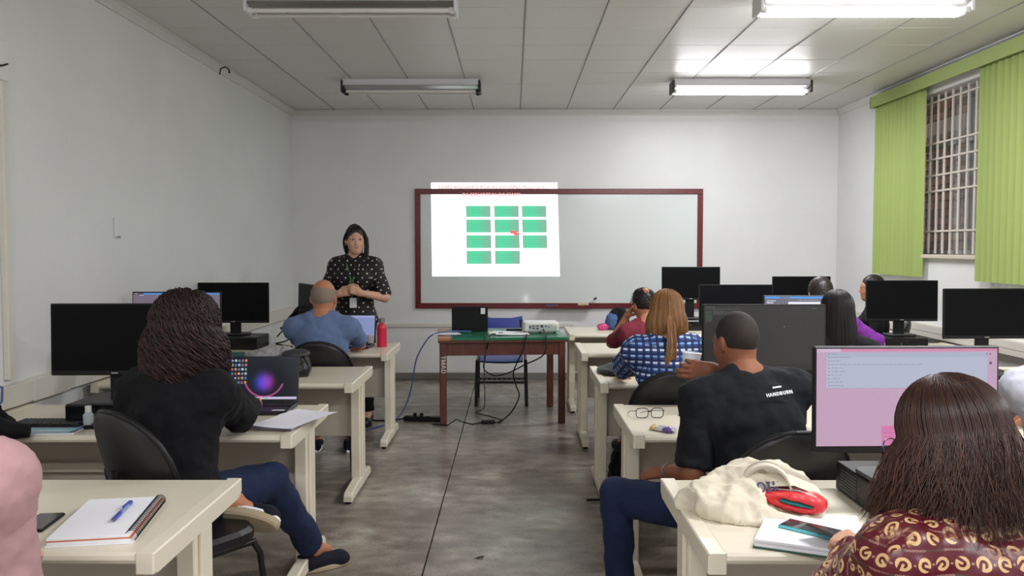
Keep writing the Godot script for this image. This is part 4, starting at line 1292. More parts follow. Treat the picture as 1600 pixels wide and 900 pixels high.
func build_small_things() -> void:
	var Y := 0.735
	# left front desk
	notebook(V(-1.185, Y, -2.475), 0.17, "open white spiral notebook with orange divider on left desk", 0.225, 0.375, mats.paper, mat("tab_orange", rgb(206, 104, 52), 0.7), true)
	var pn := thing("ballpoint_pen", "blue ballpoint pen lying on the white notebook", "pen", V(-1.158, Y + 0.0255, -2.50), 0.0)
	var blue := mat("pen_blue", rgb(52, 72, 176), 0.3)
	put(pn, "barrel", Shape.new().tube([V(0.012, 0.0055, 0.075), V(-0.008, 0.0055, -0.06)], 0.0055, 10), mat("pen_clear", rgb(120, 140, 190), 0.15))
	put(pn, "grip", Shape.new().tube([V(0.0128, 0.0055, 0.08), V(0.004, 0.0055, 0.02)], 0.0062, 10), blue)
	put(pn, "tip", Shape.new().tube([V(0.015, 0.0055, 0.095), V(0.0126, 0.0055, 0.08)], [0.0012, 0.005], 10), mats.steel)
	put(pn, "clip", Shape.new().tube([V(-0.005, 0.012, -0.02), V(-0.0105, 0.012, -0.075)], 0.0032, 8), blue)
	put(pn, "button_end", Shape.new().tube([V(-0.008, 0.0055, -0.06), V(-0.0125, 0.0055, -0.09)], 0.0058, 10), blue)
	phone(V(-1.385, Y, -2.475), 0.10, "dark phone lying left of the spiral notebook", mats.black_plastic, mat("phone_face", rgb(72, 70, 70), 0.12))
	# left second desk
	var im := img(640, 400, Color(0.075, 0.095, 0.14))
	for y in 400:
		for x in 640:
			var d := Vector2((x - 330) / 118.0, (y - 235) / 122.0).length()
			if d < 1.25:
				var a := smoothstep(1.2, 0.15, d)
				var c := Color(0.25, 0.32, 0.95).lerp(Color(0.85, 0.25, 0.75), clampf((x - 250) / 180.0, 0.0, 1.0)).lerp(Color(0.9, 0.15, 0.2), clampf((x - 400) / 80.0, 0.0, 1.0))
				im.set_pixel(x, y, im.get_pixel(x, y).lerp(c, a * 0.95))
			var e := Vector2((x - 330) / 190.0, (y - 170) / 205.0).length()
			if y > 250 and absf(e - 1.0) < 0.07:
				var k := (1.0 - absf(e - 1.0) / 0.07)
				im.set_pixel(x, y, im.get_pixel(x, y).lerp(Color(1.0, 0.4, 0.7), k * 0.9))
	var ic := [Color(0.3, 0.5, 0.9), Color(0.85, 0.3, 0.3), Color(0.9, 0.9, 0.92), Color(0.9, 0.75, 0.35), Color(0.25, 0.6, 0.7)]
	for r in 6:
		for c in 5:
			im.fill_rect(Rect2i(14 + c * 32, 16 + r * 42, 20, 18), ic[(r * 3 + c * 2) % 5])
			im.fill_rect(Rect2i(18 + c * 32, 22 + r * 42, 12, 7), ic[(r + c + 2) % 5])
			im.fill_rect(Rect2i(12 + c * 32, 38 + r * 42, 24, 3), Color(0.6, 0.62, 0.66))
	im.fill_rect(Rect2i(0, 376, 640, 24), Color(0.80, 0.78, 0.90))
	for k in 9:
		im.fill_rect(Rect2i(270 + k * 15, 382, 9, 10), ic[k % 5])
	laptop(V(-1.275, Y, -4.32), 0.03, "open dark laptop showing glowing purple planet wallpaper", screen_mat("screen_planet", im, 0.75), mat("laptop_graphite", rgb(48, 48, 54), 0.4, 0.4))
	var pm := mat("printed_sheet", Color.WHITE, 0.8)
	im = img(256, 360, Color(0.92, 0.92, 0.95))
	for k in 26:
		dashes(im, 24, 24 + k * 12, [200, 190, 205, 150][k % 4], 2, Color(0.78, 0.78, 0.82), k)
	pm.albedo_texture = ImageTexture.create_from_image(im)
	for k in 5:
		sheet_paper("paper_sheet", ["lowest printed sheet of the pile beside the dark laptop", "second lowest printed sheet of the pile beside laptop", "middle printed sheet of the pile beside the laptop", "second printed sheet from top of pile beside laptop", "topmost printed sheet of the pile at desk end"][k], V(-1.035 + k * 0.008, Y + 0.003 + k * 0.0035, -3.93 + k * 0.006), 0.215, 0.40, -0.19 - 0.03 * k, 0.004, pm)
	var mg := thing("magazine", "colourful magazine by the keyboard on left desk", "magazine", V(-2.03, Y, -3.735), 0.1)
	put(mg, "pages", Shape.new().box(V(0, 0.004, 0), V(0.25, 0.008, 0.17), 0.001), mats.paper)
	var mm := mat("magazine_cover", Color.WHITE, 0.35)
	im = img(128, 96, Color(0.58, 0.78, 0.84))
	im.fill_rect(Rect2i(30, 0, 98, 34), Color(0.86, 0.62, 0.68))
	im.fill_rect(Rect2i(0, 10, 60, 22), Color(0.80, 0.82, 0.88))
	im.fill_rect(Rect2i(96, 40, 32, 56), Color(0.50, 0.46, 0.72))
	im.fill_rect(Rect2i(10, 60, 70, 6), Color(0.9, 0.95, 0.95))
	mm.albedo_texture = ImageTexture.create_from_image(im)
	put(mg, "cover", Shape.new().sheet([[V(-0.125, 0.009, -0.085), V(0.10, 0.010, -0.085), V(0.135, 0.020, -0.085)], [V(-0.125, 0.009, 0.085), V(0.10, 0.010, 0.085), V(0.14, 0.022, 0.085)]], false, true), mm)
	var clear := mat("clear_plastic", Color(0.92, 0.94, 0.96, 0.45), 0.08)
	clear.transparency = BaseMaterial3D.TRANSPARENCY_ALPHA
	bottle_thing("sanitizer_bottle", "small clear sanitizer bottle beside curly haired woman's chair", V(-1.90, Y, -3.80), [Vector2(0, 0), Vector2(0.022, 0.0), Vector2(0.023, 0.06), Vector2(0.012, 0.075)], clear, [Vector2(0.014, 0.073), Vector2(0.014, 0.10), Vector2(0, 0.10)], mats.white_plastic)
	var jk := thing("jacket", "black jacket heaped at left end of the laptop desk", "jacket", V(-2.33, Y, -3.66))
	put(jk, "heap", blob([[V(0, 0.02, 0), V(0.20, 0.06, 0.12)], [V(0.06, 0.06, 0.0), V(0.08, 0.09, 0.07)], [V(0.15, 0.01, 0.05), V(0.10, 0.04, 0.08)]], 0.009, 0.02, 5, 0.001), cloth("black_cloth", rgb(24, 24, 27)))
	put(jk, "sleeve", Shape.new().tube([V(0.12, 0.05, 0.05), V(0.22, 0.035, 0.08), V(0.28, 0.03, 0.06)], [0.045, 0.036, 0.028], 10), mats.black_cloth)
	# left third desk
	var cb := thing("camera_bag", "black padded shoulder bag on the third left desk", "bag", V(-1.38, Y, -5.42), 0.1)
	put(cb, "body", blob([[V(0, 0.07, 0), V(0.085, 0.085, 0.11)], [V(0, 0.03, 0.02), V(0.09, 0.05, 0.11)]], 0.008, 0.008, 15, 0.001), mats.black_vinyl)
	put(cb, "flap", blob([[V(0, 0.13, 0.0), V(0.088, 0.03, 0.115)]], 0.008, 0.006, 16), mats.dark_grey)
	put(cb, "strap", Shape.new().tube([V(0.06, 0.12, 0.08), V(0.10, 0.06, 0.12), V(0.09, 0.012, 0.14), V(0.03, 0.012, 0.155), V(-0.05, 0.012, 0.15)], 0.012, 8, true, 0.4), mats.black_vinyl)
	var gc := thing("grey_cloth", "folded pale grey cloth beside the black shoulder bag", "cloth", V(-1.60, Y, -5.50), 0.15)
	put(gc, "fold", blob([[V(0, 0.105, 0), V(0.15, 0.055, 0.11), Basis(Vector3.BACK, 0.25)], [V(-0.03, 0.05, 0), V(0.13, 0.06, 0.12)]], 0.009, 0.014, 19, 0.001), cloth("cloth_grey", rgb(168, 166, 168)))
	put(gc, "corner", blob([[V(0.13, 0.125, 0.03), V(0.05, 0.045, 0.06)]], 0.008, 0.016, 29), mats.cloth_grey)
	var tf := thing("folder", "dark teal folder standing open on third left desk", "folder", V(-1.83, Y, -5.35), 0.05)
	put(tf, "leaf", Shape.new().box(V(0, 0.075, 0), V(0.28, 0.150, 0.006), 0.002, Basis(Vector3.RIGHT, -0.4)), mat("folder_teal", rgb(24, 72, 74), 0.5))
	put(tf, "leaf", Shape.new().box(V(0.06, 0.012, 0.09), V(0.30, 0.006, 0.16), 0.002, Basis(Vector3.BACK, 0.05)), mats.folder_teal)
	# left fourth desk
	im = img(320, 200, Color(0.60, 0.66, 0.86))
	im.fill_rect(Rect2i(0, 0, 320, 14), Color(0.72, 0.76, 0.92))
	for k in 10:
		dashes(im, 20, 30 + k * 14, 240, 2, Color(0.54, 0.60, 0.80), k)
	laptop(V(-1.31, Y, -6.98), -0.05, "laptop with pale blue screen before man in blue", screen_mat("screen_paleblue", im, 0.6), mats.dark_grey)
	bottle_thing("water_bottle", "pinkish red metal water bottle at the desk end", V(-1.062, Y, -6.90), [Vector2(0, 0), Vector2(0.036, 0.0), Vector2(0.040, 0.006), Vector2(0.040, 0.155), Vector2(0.034, 0.175), Vector2(0.022, 0.187), Vector2(0.021, 0.195)], mat("bottle_red", rgb(214, 40, 78), 0.35), [Vector2(0.025, 0.193), Vector2(0.025, 0.228), Vector2(0.012, 0.232), Vector2(0, 0.232)], mats.steel)
	var wc := thing("paper_cup", "small white cup left of the red bottle", "cup", V(-1.165, Y, -6.97))
	put(wc, "wall", Shape.new().lathe([Vector2(0, 0), Vector2(0.022, 0), Vector2(0.030, 0.085), Vector2(0.0285, 0.085), Vector2(0.021, 0.003), Vector2(0, 0.003)], 18), mats.white_plastic)
	put(wc, "rim", Shape.new().lathe([Vector2(0.029, 0.083), Vector2(0.032, 0.085), Vector2(0.029, 0.088)], 18), mats.white_plastic)
	bottle_thing("sanitizer_bottle", "clear pump bottle between monitor and man in blue", V(-1.87, Y, -6.62), [Vector2(0, 0), Vector2(0.026, 0.0), Vector2(0.026, 0.10), Vector2(0.012, 0.115)], clear, [Vector2(0.014, 0.113), Vector2(0.014, 0.13), Vector2(0.005, 0.135), Vector2(0.005, 0.16), Vector2(0, 0.16)], mats.white_plastic)
	cable("monitor_cable", "tangled black monitor cables on farthest left desk", [V(-1.95, 0.80, -7.05), V(-1.85, 0.90, -7.0), V(-1.72, 1.02, -6.95), V(-1.68, 0.95, -6.9), V(-1.80, 0.80, -6.85), V(-1.95, 0.76, -6.8), V(-1.85, 0.745, -6.7), V(-1.75, 0.75, -6.75), V(-1.9, 0.745, -6.95), V(-2.05, 0.76, -7.0)], 0.006, mats.black_plastic)
	cable("monitor_cable", "bundled black cable hanging beside the sideways monitor", [V(-1.64, 1.05, -6.9), V(-1.74, 1.05, -6.92), V(-1.80, 0.97, -6.92), V(-1.86, 0.90, -6.92), V(-1.80, 0.98, -6.91), V(-1.74, 1.03, -6.91), V(-1.82, 0.92, -6.93), V(-1.88, 0.88, -6.9)], 0.011, mats.black_plastic)
	# right front desk: tote bag with pouch
	var tt := thing("tote_bag", "cream canvas tote bag slumped open on right desk", "bag", V(0.72, Y, -2.60))
	var canvas := cloth("canvas", rgb(232, 222, 200))
	var fold := FastNoiseLite.new()
	fold.seed = 41
	fold.frequency = 6.0
	fold.fractal_type = FastNoiseLite.FRACTAL_RIDGED
	fold.fractal_octaves = 3
	var tf2 := Field.new(V(-0.27, -0.03, -0.22), V(0.28, 0.20, 0.22), 0.007)
	tf2.ell(V(-0.05, 0.03, -0.01), V(0.145, 0.058, 0.13), Basis(Vector3.UP, -0.25), 0.02)
	tf2.ell(V(0.07, 0.05, -0.07), V(0.14, 0.080, 0.10), Basis(Vector3.BACK, -0.15), 0.03)
	tf2.ell(V(-0.02, 0.07, -0.03), V(0.10, 0.045, 0.09), Basis(Vector3.BACK, 0.3), 0.02)
	tf2.ell(V(0.03, 0.012, 0.07), V(0.13, 0.032, 0.09), Basis(), 0.02)
	tf2.ell(V(0.16, 0.02, -0.03), V(0.07, 0.055, 0.11), Basis(), 0.03)
	tf2.cone(V(-0.20, 0.01, -0.03), V(-0.12, 0.05, 0.0), 0.008, 0.04, 0.03)
	tf2.ell(V(0.125, 0.055, 0.075), V(0.115, 0.042, 0.085), Basis(Vector3.UP, 0.45), 0.010, true)
	tf2.cutplane(V(0, 0.001, 0), Vector3.DOWN)
	var ts := Shape.new()
	tf2.emit(ts, fold, 0.022)
	for i in ts.v.size():
		ts.v[i].y = maxf(ts.v[i].y, 0.001)
	put(tt, "body", ts, canvas)
	var hp := []
	for k in 15:
		var a := PI * k / 14.0
		hp.append(V(0.045 - cos(a) * 0.075, 0.065 + sin(a) * 0.088, 0.01 + k * 0.003))
	put(tt, "handle", Shape.new().tube(hp, 0.024, 8, true, 0.12), canvas)
	put(tt, "flap", Shape.new().sheet([[V(0.02, 0.140, -0.06), V(0.10, 0.142, -0.04), V(0.19, 0.100, -0.01)], [V(0.04, 0.120, 0.02), V(0.11, 0.122, 0.035), V(0.20, 0.085, 0.04)], [V(0.05, 0.092, 0.055), V(0.12, 0.098, 0.065), V(0.215, 0.060, 0.06)]], false, true), canvas)
	put(tt, "front_lip", Shape.new().sheet([[V(-0.02, 0.075, 0.07), V(0.06, 0.035, 0.115), V(0.15, 0.018, 0.13)], [V(-0.04, 0.05, 0.10), V(0.05, 0.022, 0.135), V(0.16, 0.008, 0.145)], [V(-0.05, 0.012, 0.125), V(0.05, 0.004, 0.15), V(0.16, 0.003, 0.15)]], false, true), canvas)
	put(tt, "lettering", text_mesh("OIK", 0.05, 0.075, true), mat("ink_navy", rgb(72, 76, 108), 0.8), Transform3D(Basis(Vector3.UP, 0.15) * Basis(Vector3.RIGHT, -0.5), V(0.045, 0.092, 0.058)))
	var rp := thing("pencil_pouch", "red zipped pencil pouch sticking out of tote bag", "pouch", V(0.82, Y + 0.024, -2.56), -0.30)
	put(rp, "shell", blob([[V(0, 0.030, 0), V(0.115, 0.028, 0.055), Basis(Vector3.BACK, -0.16)], [V(0.06, 0.022, 0.0), V(0.055, 0.026, 0.05)]], 0.006, 0.004, 51, 0.001, 20.0, [[V(0.03, 0.026, 0.058), V(0.075, 0.008, 0.03), Basis(Vector3.BACK, -0.16)]]), mat("pouch_red", rgb(206, 42, 46), 0.4))
	put(rp, "lining", Shape.new().ball(V(0.032, 0.024, 0.022), V(0.066, 0.009, 0.026), 14, Basis(Vector3.BACK, -0.16)), mat("pouch_teal", rgb(18, 120, 118), 0.6))
	put(rp, "zip", Shape.new().tube([V(-0.08, 0.052, 0.02), V(-0.03, 0.061, 0.022), V(0.04, 0.060, 0.022), V(0.09, 0.045, 0.024)], 0.0025, 6), mats.steel)
	notebook(V(0.795, Y, -2.355), -0.42, "spiral notebook with dark green cover under teal phone", 0.21, 0.26, mat("cover_green", rgb(40, 84, 66), 0.5), mat("tab_white", rgb(214, 214, 222), 0.7), false)
	im = img(128, 256, Color(0.55, 0.55, 0.60))
	im.fill_rect(Rect2i(0, 0, 128, 70), Color(0.22, 0.16, 0.22))
	im.fill_rect(Rect2i(0, 160, 128, 96), Color(0.09, 0.11, 0.16))
	im.fill_rect(Rect2i(20, 90, 60, 3), Color(0.36, 0.36, 0.42))
	phone(V(0.825, Y + 0.0255, -2.345), 0.82, "phone in turquoise case lying on the green notebook", mat("case_teal", rgb(96, 190, 196), 0.35), mat("phone_dark", rgb(46, 44, 54), 0.08))
	sheet_paper("paper_sheet", "white sheet under the hand of the maroon shirted woman", V(0.90, Y + 0.001, -2.45), 0.20, 0.24, -0.3)
	sheet_paper("paper_sheet", "white notepad lying on the front right computer case", V(1.27, Y + 0.102, -2.62), 0.20, 0.24, -0.1)
	var np := thing("notepad", "dark backed notepad under papers on right computer case", "notepad", V(1.27, Y + 0.097, -2.62), -0.1)
	put(np, "backing", Shape.new().box(V(0, 0.0022, 0), V(0.205, 0.004, 0.245), 0.001), mats.black_plastic)
	# held phone of the woman in maroon
	var hpn := thing("mobile_phone", "dark phone held by the woman in maroon", "phone", V(0.842, 0.79, -2.225), 0.35)
	put(hpn, "case", Shape.new().box(V(0, 0, 0), V(0.07, 0.008, 0.14), 0.003, Basis(Vector3.BACK, -0.3)), mats.dark_grey)
	put(hpn, "screen", Shape.new().box(Basis(Vector3.BACK, -0.3) * V(0, 0.0042, 0), V(0.064, 0.0008, 0.132), 0.0003, Basis(Vector3.BACK, -0.3)), mats.black_gloss)
	# right second desk
	var eg := thing("eyeglasses", "brown framed eyeglasses lying open on right desk", "eyeglasses", V(0.645, Y, -4.02), 0.05)
	var brown := mat("glasses_brown", rgb(54, 38, 34), 0.3)
	for q: float in [-1.0, 1.0]:
		var ring := []
		for k in 17:
			var a := TAU * k / 16.0
			ring.append(V(q * 0.036 + signf(cos(a)) * pow(absf(cos(a)), 0.6) * 0.029, 0.026 + signf(sin(a)) * pow(absf(sin(a)), 0.6) * 0.024, 0.004 * sin(a)))
		put(eg, "rim", Shape.new().tube(ring, 0.0022, 6, false), brown)
		var ln := put(eg, "lens", Shape.new().ball(V(q * 0.036, 0.026, 0), V(0.028, 0.023, 0.001), 16), mats.pane_glass)
		put(eg, "temple_arm", Shape.new().tube([V(q * 0.066, 0.036, 0), V(q * 0.072, 0.034, -0.01), V(q * 0.070 - 0.03 - q * 0.02, 0.022, -0.075), V(q * 0.06 - 0.05 - q * 0.03, 0.004, -0.12)], 0.002, 6), brown)
	put(eg, "bridge", Shape.new().tube([V(-0.009, 0.03, 0), V(0, 0.034, 0.002), V(0.009, 0.03, 0)], 0.0024, 6), brown)
	var sn := thing("snack_packet", "crumpled silver and purple packet on right desk", "packet", V(0.66, Y, -3.735), -0.75)
	put(sn, "wrapper", blob([[V(0, 0.012, 0), V(0.065, 0.013, 0.028)]], 0.005, 0.008, 61, 0.001, 30.0), mat("foil", rgb(206, 204, 206), 0.3, 0.4))
	put(sn, "print_band", blob([[V(0.03, 0.0125, 0.004), V(0.032, 0.0135, 0.026)]], 0.005, 0.006, 62, 0.001, 30.0), mat("print_purple", rgb(92, 70, 140), 0.4))
	put(sn, "gold_end", blob([[V(-0.045, 0.0115, 0.004), V(0.022, 0.0125, 0.024)]], 0.005, 0.006, 63, 0.001, 30.0), mat("print_gold", rgb(190, 160, 104), 0.4))
	var bd := thing("badge_reel", "grey badge with looped black cord on right desk", "badge", V(0.90, Y, -4.06), 0.1)
	put(bd, "holder", Shape.new().box(V(0, 0.012, 0), V(0.06, 0.022, 0.08), 0.004, Basis(Vector3.BACK, -0.12)), mats.steel)
	put(bd, "card", Shape.new().box(V(0.03, 0.004, 0.07), V(0.05, 0.002, 0.08), 0.0005), mats.paper)
	put(bd, "cord", Shape.new().tube([V(-0.03, 0.015, 0), V(-0.06, 0.02, -0.03), V(-0.11, 0.006, -0.02), V(-0.10, 0.005, 0.02), V(-0.03, 0.008, 0.02)], 0.0025, 6), mats.black_plastic)
	# cup in the hand of the man in black
	var cp := thing("plastic_cup", "translucent white plastic cup in man's raised hand", "cup", V(0.728, 1.012, -3.515), 0.0)
	cp.scale = Vector3(1.15, 1.25, 1.15)
	cp.rotation.z = -0.08
	var cupm := mat("cup_plastic", Color(0.90, 0.92, 0.95, 0.8), 0.3)
	put(cp, "wall", Shape.new().lathe([Vector2(0, 0), Vector2(0.024, 0), Vector2(0.034, 0.078), Vector2(0.0325, 0.078), Vector2(0.0225, 0.002), Vector2(0, 0.002)], 22), cupm)
	put(cp, "rim", Shape.new().lathe([Vector2(0.033, 0.077), Vector2(0.0365, 0.079), Vector2(0.033, 0.081)], 22), cupm)
	# right third desk
	var fd := thing("laptop_sleeve", "black padded sleeve at the desk end beside plaid shirt", "sleeve", V(0.70, Y, -5.50), -0.25)
	put(fd, "body", blob([[V(0, 0.018, 0), V(0.16, 0.030, 0.22)], [V(0.05, 0.022, -0.05), V(0.14, 0.035, 0.16)]], 0.010, 0.005, 71, 0.001), mats.black_vinyl)
	put(fd, "zip", Shape.new().tube([V(-0.15, 0.022, -0.08), V(-0.158, 0.022, 0.0), V(-0.13, 0.022, 0.13), V(-0.06, 0.022, 0.21)], 0.003, 6), mats.dark_grey)
	var bg := thing("backpack", "black backpack on floor under the plaid woman's desk", "backpack", V(0.74, 0, -5.32), 0.3)
	put(bg, "body", blob([[V(0, 0.16, 0), V(0.14, 0.19, 0.10)], [V(0, 0.10, 0.02), V(0.15, 0.12, 0.12)]], 0.012, 0.012, 81, 0.002), mats.black_cloth)
	put(bg, "strap", Shape.new().tube([V(-0.12, 0.28, 0.05), V(-0.18, 0.2, 0.08), V(-0.16, 0.05, 0.10), V(-0.22, 0.012, 0.12), V(-0.34, 0.012, 0.10)], 0.014, 8, true, 0.4), mats.black_cloth)
	# right fourth and fifth desks
	bottle_thing("water_bottle", "small light blue bottle on desk behind plaid woman", V(1.42, Y, -6.75), [Vector2(0, 0), Vector2(0.03, 0.0), Vector2(0.032, 0.09), Vector2(0.016, 0.115)], mat("bottle_sky", rgb(120, 176, 224), 0.25), [Vector2(0.017, 0.113), Vector2(0.017, 0.135), Vector2(0, 0.135)], mats.white_plastic)
	var rb := thing("backpack", "small black backpack with blue side near the whiteboard", "backpack", V(1.02, Y, -8.35), 0.1)
	put(rb, "body", blob([[V(0, 0.08, 0), V(0.11, 0.12, 0.10)], [V(0.03, 0.14, 0), V(0.06, 0.08, 0.07)]], 0.010, 0.016, 91, 0.001), mats.black_cloth)
	put(rb, "side_panel", blob([[V(-0.06, 0.08, 0.03), V(0.07, 0.085, 0.08)]], 0.010, 0.010, 92, 0.001), cloth("panel_blue", rgb(84, 112, 160)))
	put(rb, "front_pocket", blob([[V(0.02, 0.05, 0.07), V(0.09, 0.05, 0.05)]], 0.010, 0.010, 93, 0.001), mats.black_cloth)
	var pk := thing("pouch", "bright pink pouch beside the small black backpack", "pouch", V(0.87, Y, -8.27), 0.2)
	put(pk, "body", blob([[V(0, 0.03, 0), V(0.065, 0.036, 0.04)]], 0.008, 0.008, 94, 0.001), mat("pouch_pink", rgb(206, 72, 130), 0.5))
	put(pk, "zip", Shape.new().tube([V(-0.05, 0.055, 0.01), V(0, 0.066, 0.012), V(0.05, 0.056, 0.01)], 0.003, 6), mats.dark_grey)
	var bb := thing("backpack", "grey blue rounded backpack behind the plaid woman's head", "backpack", V(1.47, Y, -8.25), 0.0)
	put(bb, "body", blob([[V(0, 0.12, 0), V(0.15, 0.19, 0.09)]], 0.011, 0.008, 95, 0.001), cloth("pack_blue", rgb(92, 118, 158)))
	put(bb, "front_pocket", blob([[V(0, 0.08, 0.07), V(0.11, 0.09, 0.05)]], 0.011, 0.006, 96, 0.001), mats.pack_blue)
	# litter on the floor
	var lf := thing("dry_leaf", "small dark dry leaf lying on the aisle floor", "leaf", V(-0.165, 0.0, -4.19), 0.4)
	put(lf, "blade", Shape.new().sheet([[V(-0.022, 0.004, -0.004), V(-0.02, 0.006, 0.0), V(-0.022, 0.003, 0.004)], [V(-0.005, 0.003, -0.014), V(-0.003, 0.002, 0.0), V(-0.004, 0.008, 0.013)], [V(0.018, 0.009, -0.003), V(0.022, 0.005, 0.0), V(0.018, 0.003, 0.004)]], false, true), mat("leaf_dark", rgb(46, 40, 34), 0.8))
	put(lf, "stalk", Shape.new().tube([V(-0.022, 0.005, 0), V(-0.034, 0.003, 0.003)], 0.0012, 5), mats.leaf_dark)

# ---------------------------------------------------------------- people
var head_cache := {}
var hand_cache := {}
var cap_cache := {}

func head_shape(female: bool) -> Shape:
	if head_cache.has(female):
		return head_cache[female]
	var f := Field.new(Vector3(-0.11, -0.21, -0.14), Vector3(0.11, 0.16, 0.14), 0.0045)
	f.ell(Vector3(0, 0.032, 0.014), Vector3(0.075, 0.095, 0.095), Basis(), 0.01)
	f.ell(Vector3(0, -0.03, -0.032), Vector3(0.061 if female else 0.064, 0.078, 0.058), Basis(), 0.04)
	f.ell(Vector3(0, -0.085, -0.055), Vector3(0.030 if female else 0.036, 0.026, 0.028), Basis(), 0.035)
	f.ell(Vector3(0, 0.026, -0.072), Vector3(0.048, 0.012, 0.014), Basis(), 0.025)
	for s: float in [-1.0, 1.0]:
		f.ell(Vector3(s * 0.036, -0.025, -0.068), Vector3(0.018, 0.018, 0.014), Basis(), 0.02)
		f.ell(Vector3(s * 0.031, 0.008, -0.096), Vector3(0.017, 0.011, 0.013), Basis(), 0.008, true)
		f.ell(Vector3(s * 0.031, 0.008, -0.078), Vector3(0.013, 0.011, 0.011), Basis(), 0.006)
		f.ell(Vector3(s * 0.077, 0.0, 0.012), Vector3(0.010, 0.030, 0.019), Basis(Vector3.UP, s * 0.35), 0.010)
	f.cone(Vector3(0, 0.018, -0.086), Vector3(0, -0.023, -0.102), 0.0062 if female else 0.007, 0.0082 if female else 0.0105, 0.014)
	f.ell(Vector3(0, -0.027, -0.094), Vector3(0.0125 if female else 0.0165, 0.007, 0.010), Basis(), 0.008)
	f.ell(Vector3(0, -0.050, -0.085), Vector3(0.021, 0.0055, 0.010), Basis(), 0.008)
	f.ell(Vector3(0, -0.061, -0.083), Vector3(0.018, 0.0065, 0.010), Basis(), 0.007)
	f.cone(Vector3(0, -0.05, 0.018), Vector3(0, -0.19, 0.038), 0.050 if female else 0.058, 0.052 if female else 0.062, 0.03)
	var s := Shape.new()
	f.emit(s)
	head_cache[female] = s
	return s

# hand: wrist at the origin, fingers along +y, palm looks along +z, thumb towards +x
func hand_shape(pose: String) -> Shape:
	if hand_cache.has(pose):
		return hand_cache[pose]
	var c: Array = {"relaxed": [0.35, 0.55, 0.35, 0.3], "typing": [0.55, 0.6, 0.3, 0.25], "grip": [0.75, 0.95, 0.5, 0.75], "cup": [0.5, 0.75, 0.45, 0.9], "fist": [1.25, 1.45, 0.9, 0.8], "flat": [0.1, 0.15, 0.1, 0.1]}[pose]
	var f := Field.new(Vector3(-0.075, -0.03, -0.04), Vector3(0.095, 0.205, 0.12), 0.0036)
	var mx := [0.029, 0.0095, -0.0105, -0.029]
	var my := [0.086, 0.090, 0.085, 0.076]
	var ln := [0.072, 0.080, 0.074, 0.058]
	for i in 4:
		var k := Vector3(mx[i], my[i], 0.0)
		f.cone(Vector3(mx[i] * 0.55, 0.005, 0.002), k, 0.0145, 0.0105, 0.016)
	f.cone(Vector3(0, -0.03, 0), Vector3(0, 0.012, 0), 0.025, 0.024, 0.02)
	f.ell(Vector3(0.018, 0.035, 0.010), Vector3(0.017, 0.028, 0.014), Basis(), 0.012)
	for i in 4:
		var p := Vector3(mx[i], my[i], 0.0)
		var a := 0.0
		var fan: float = mx[i] * 1.6
		for j in 3:
			a += float(c[j]) * (1.0 + 0.08 * (i - 1))
			var l: float = ln[i] * [0.46, 0.30, 0.24][j]
			var d := Vector3(fan * cos(a), cos(a), sin(a)).normalized()
			var q := p + d * l
			f.cone(p, q, 0.0098 - 0.0008 * j - (0.001 if i == 3 else 0.0), 0.0090 - 0.0010 * j - (0.001 if i == 3 else 0.0), 0.003)
			p = q
	var tb: float = c[3]
	var t0 := Vector3(0.020, 0.016, 0.006)
	var t1 := t0 + Vector3(0.030, 0.030, 0.012 + 0.012 * tb)
	var t2 := t1 + Vector3(0.016 - 0.018 * tb, 0.026, 0.006 + 0.020 * tb)
	var t3 := t2 + Vector3(0.006 - 0.022 * tb, 0.022, 0.004 + 0.012 * tb)
	f.cone(t0, t1, 0.0155, 0.012, 0.012)
	f.cone(t1, t2, 0.0115, 0.0105, 0.004)
	f.cone(t2, t3, 0.0105, 0.0085, 0.003)
	var s := Shape.new()
	f.emit(s)
	hand_cache[pose] = s
	return s

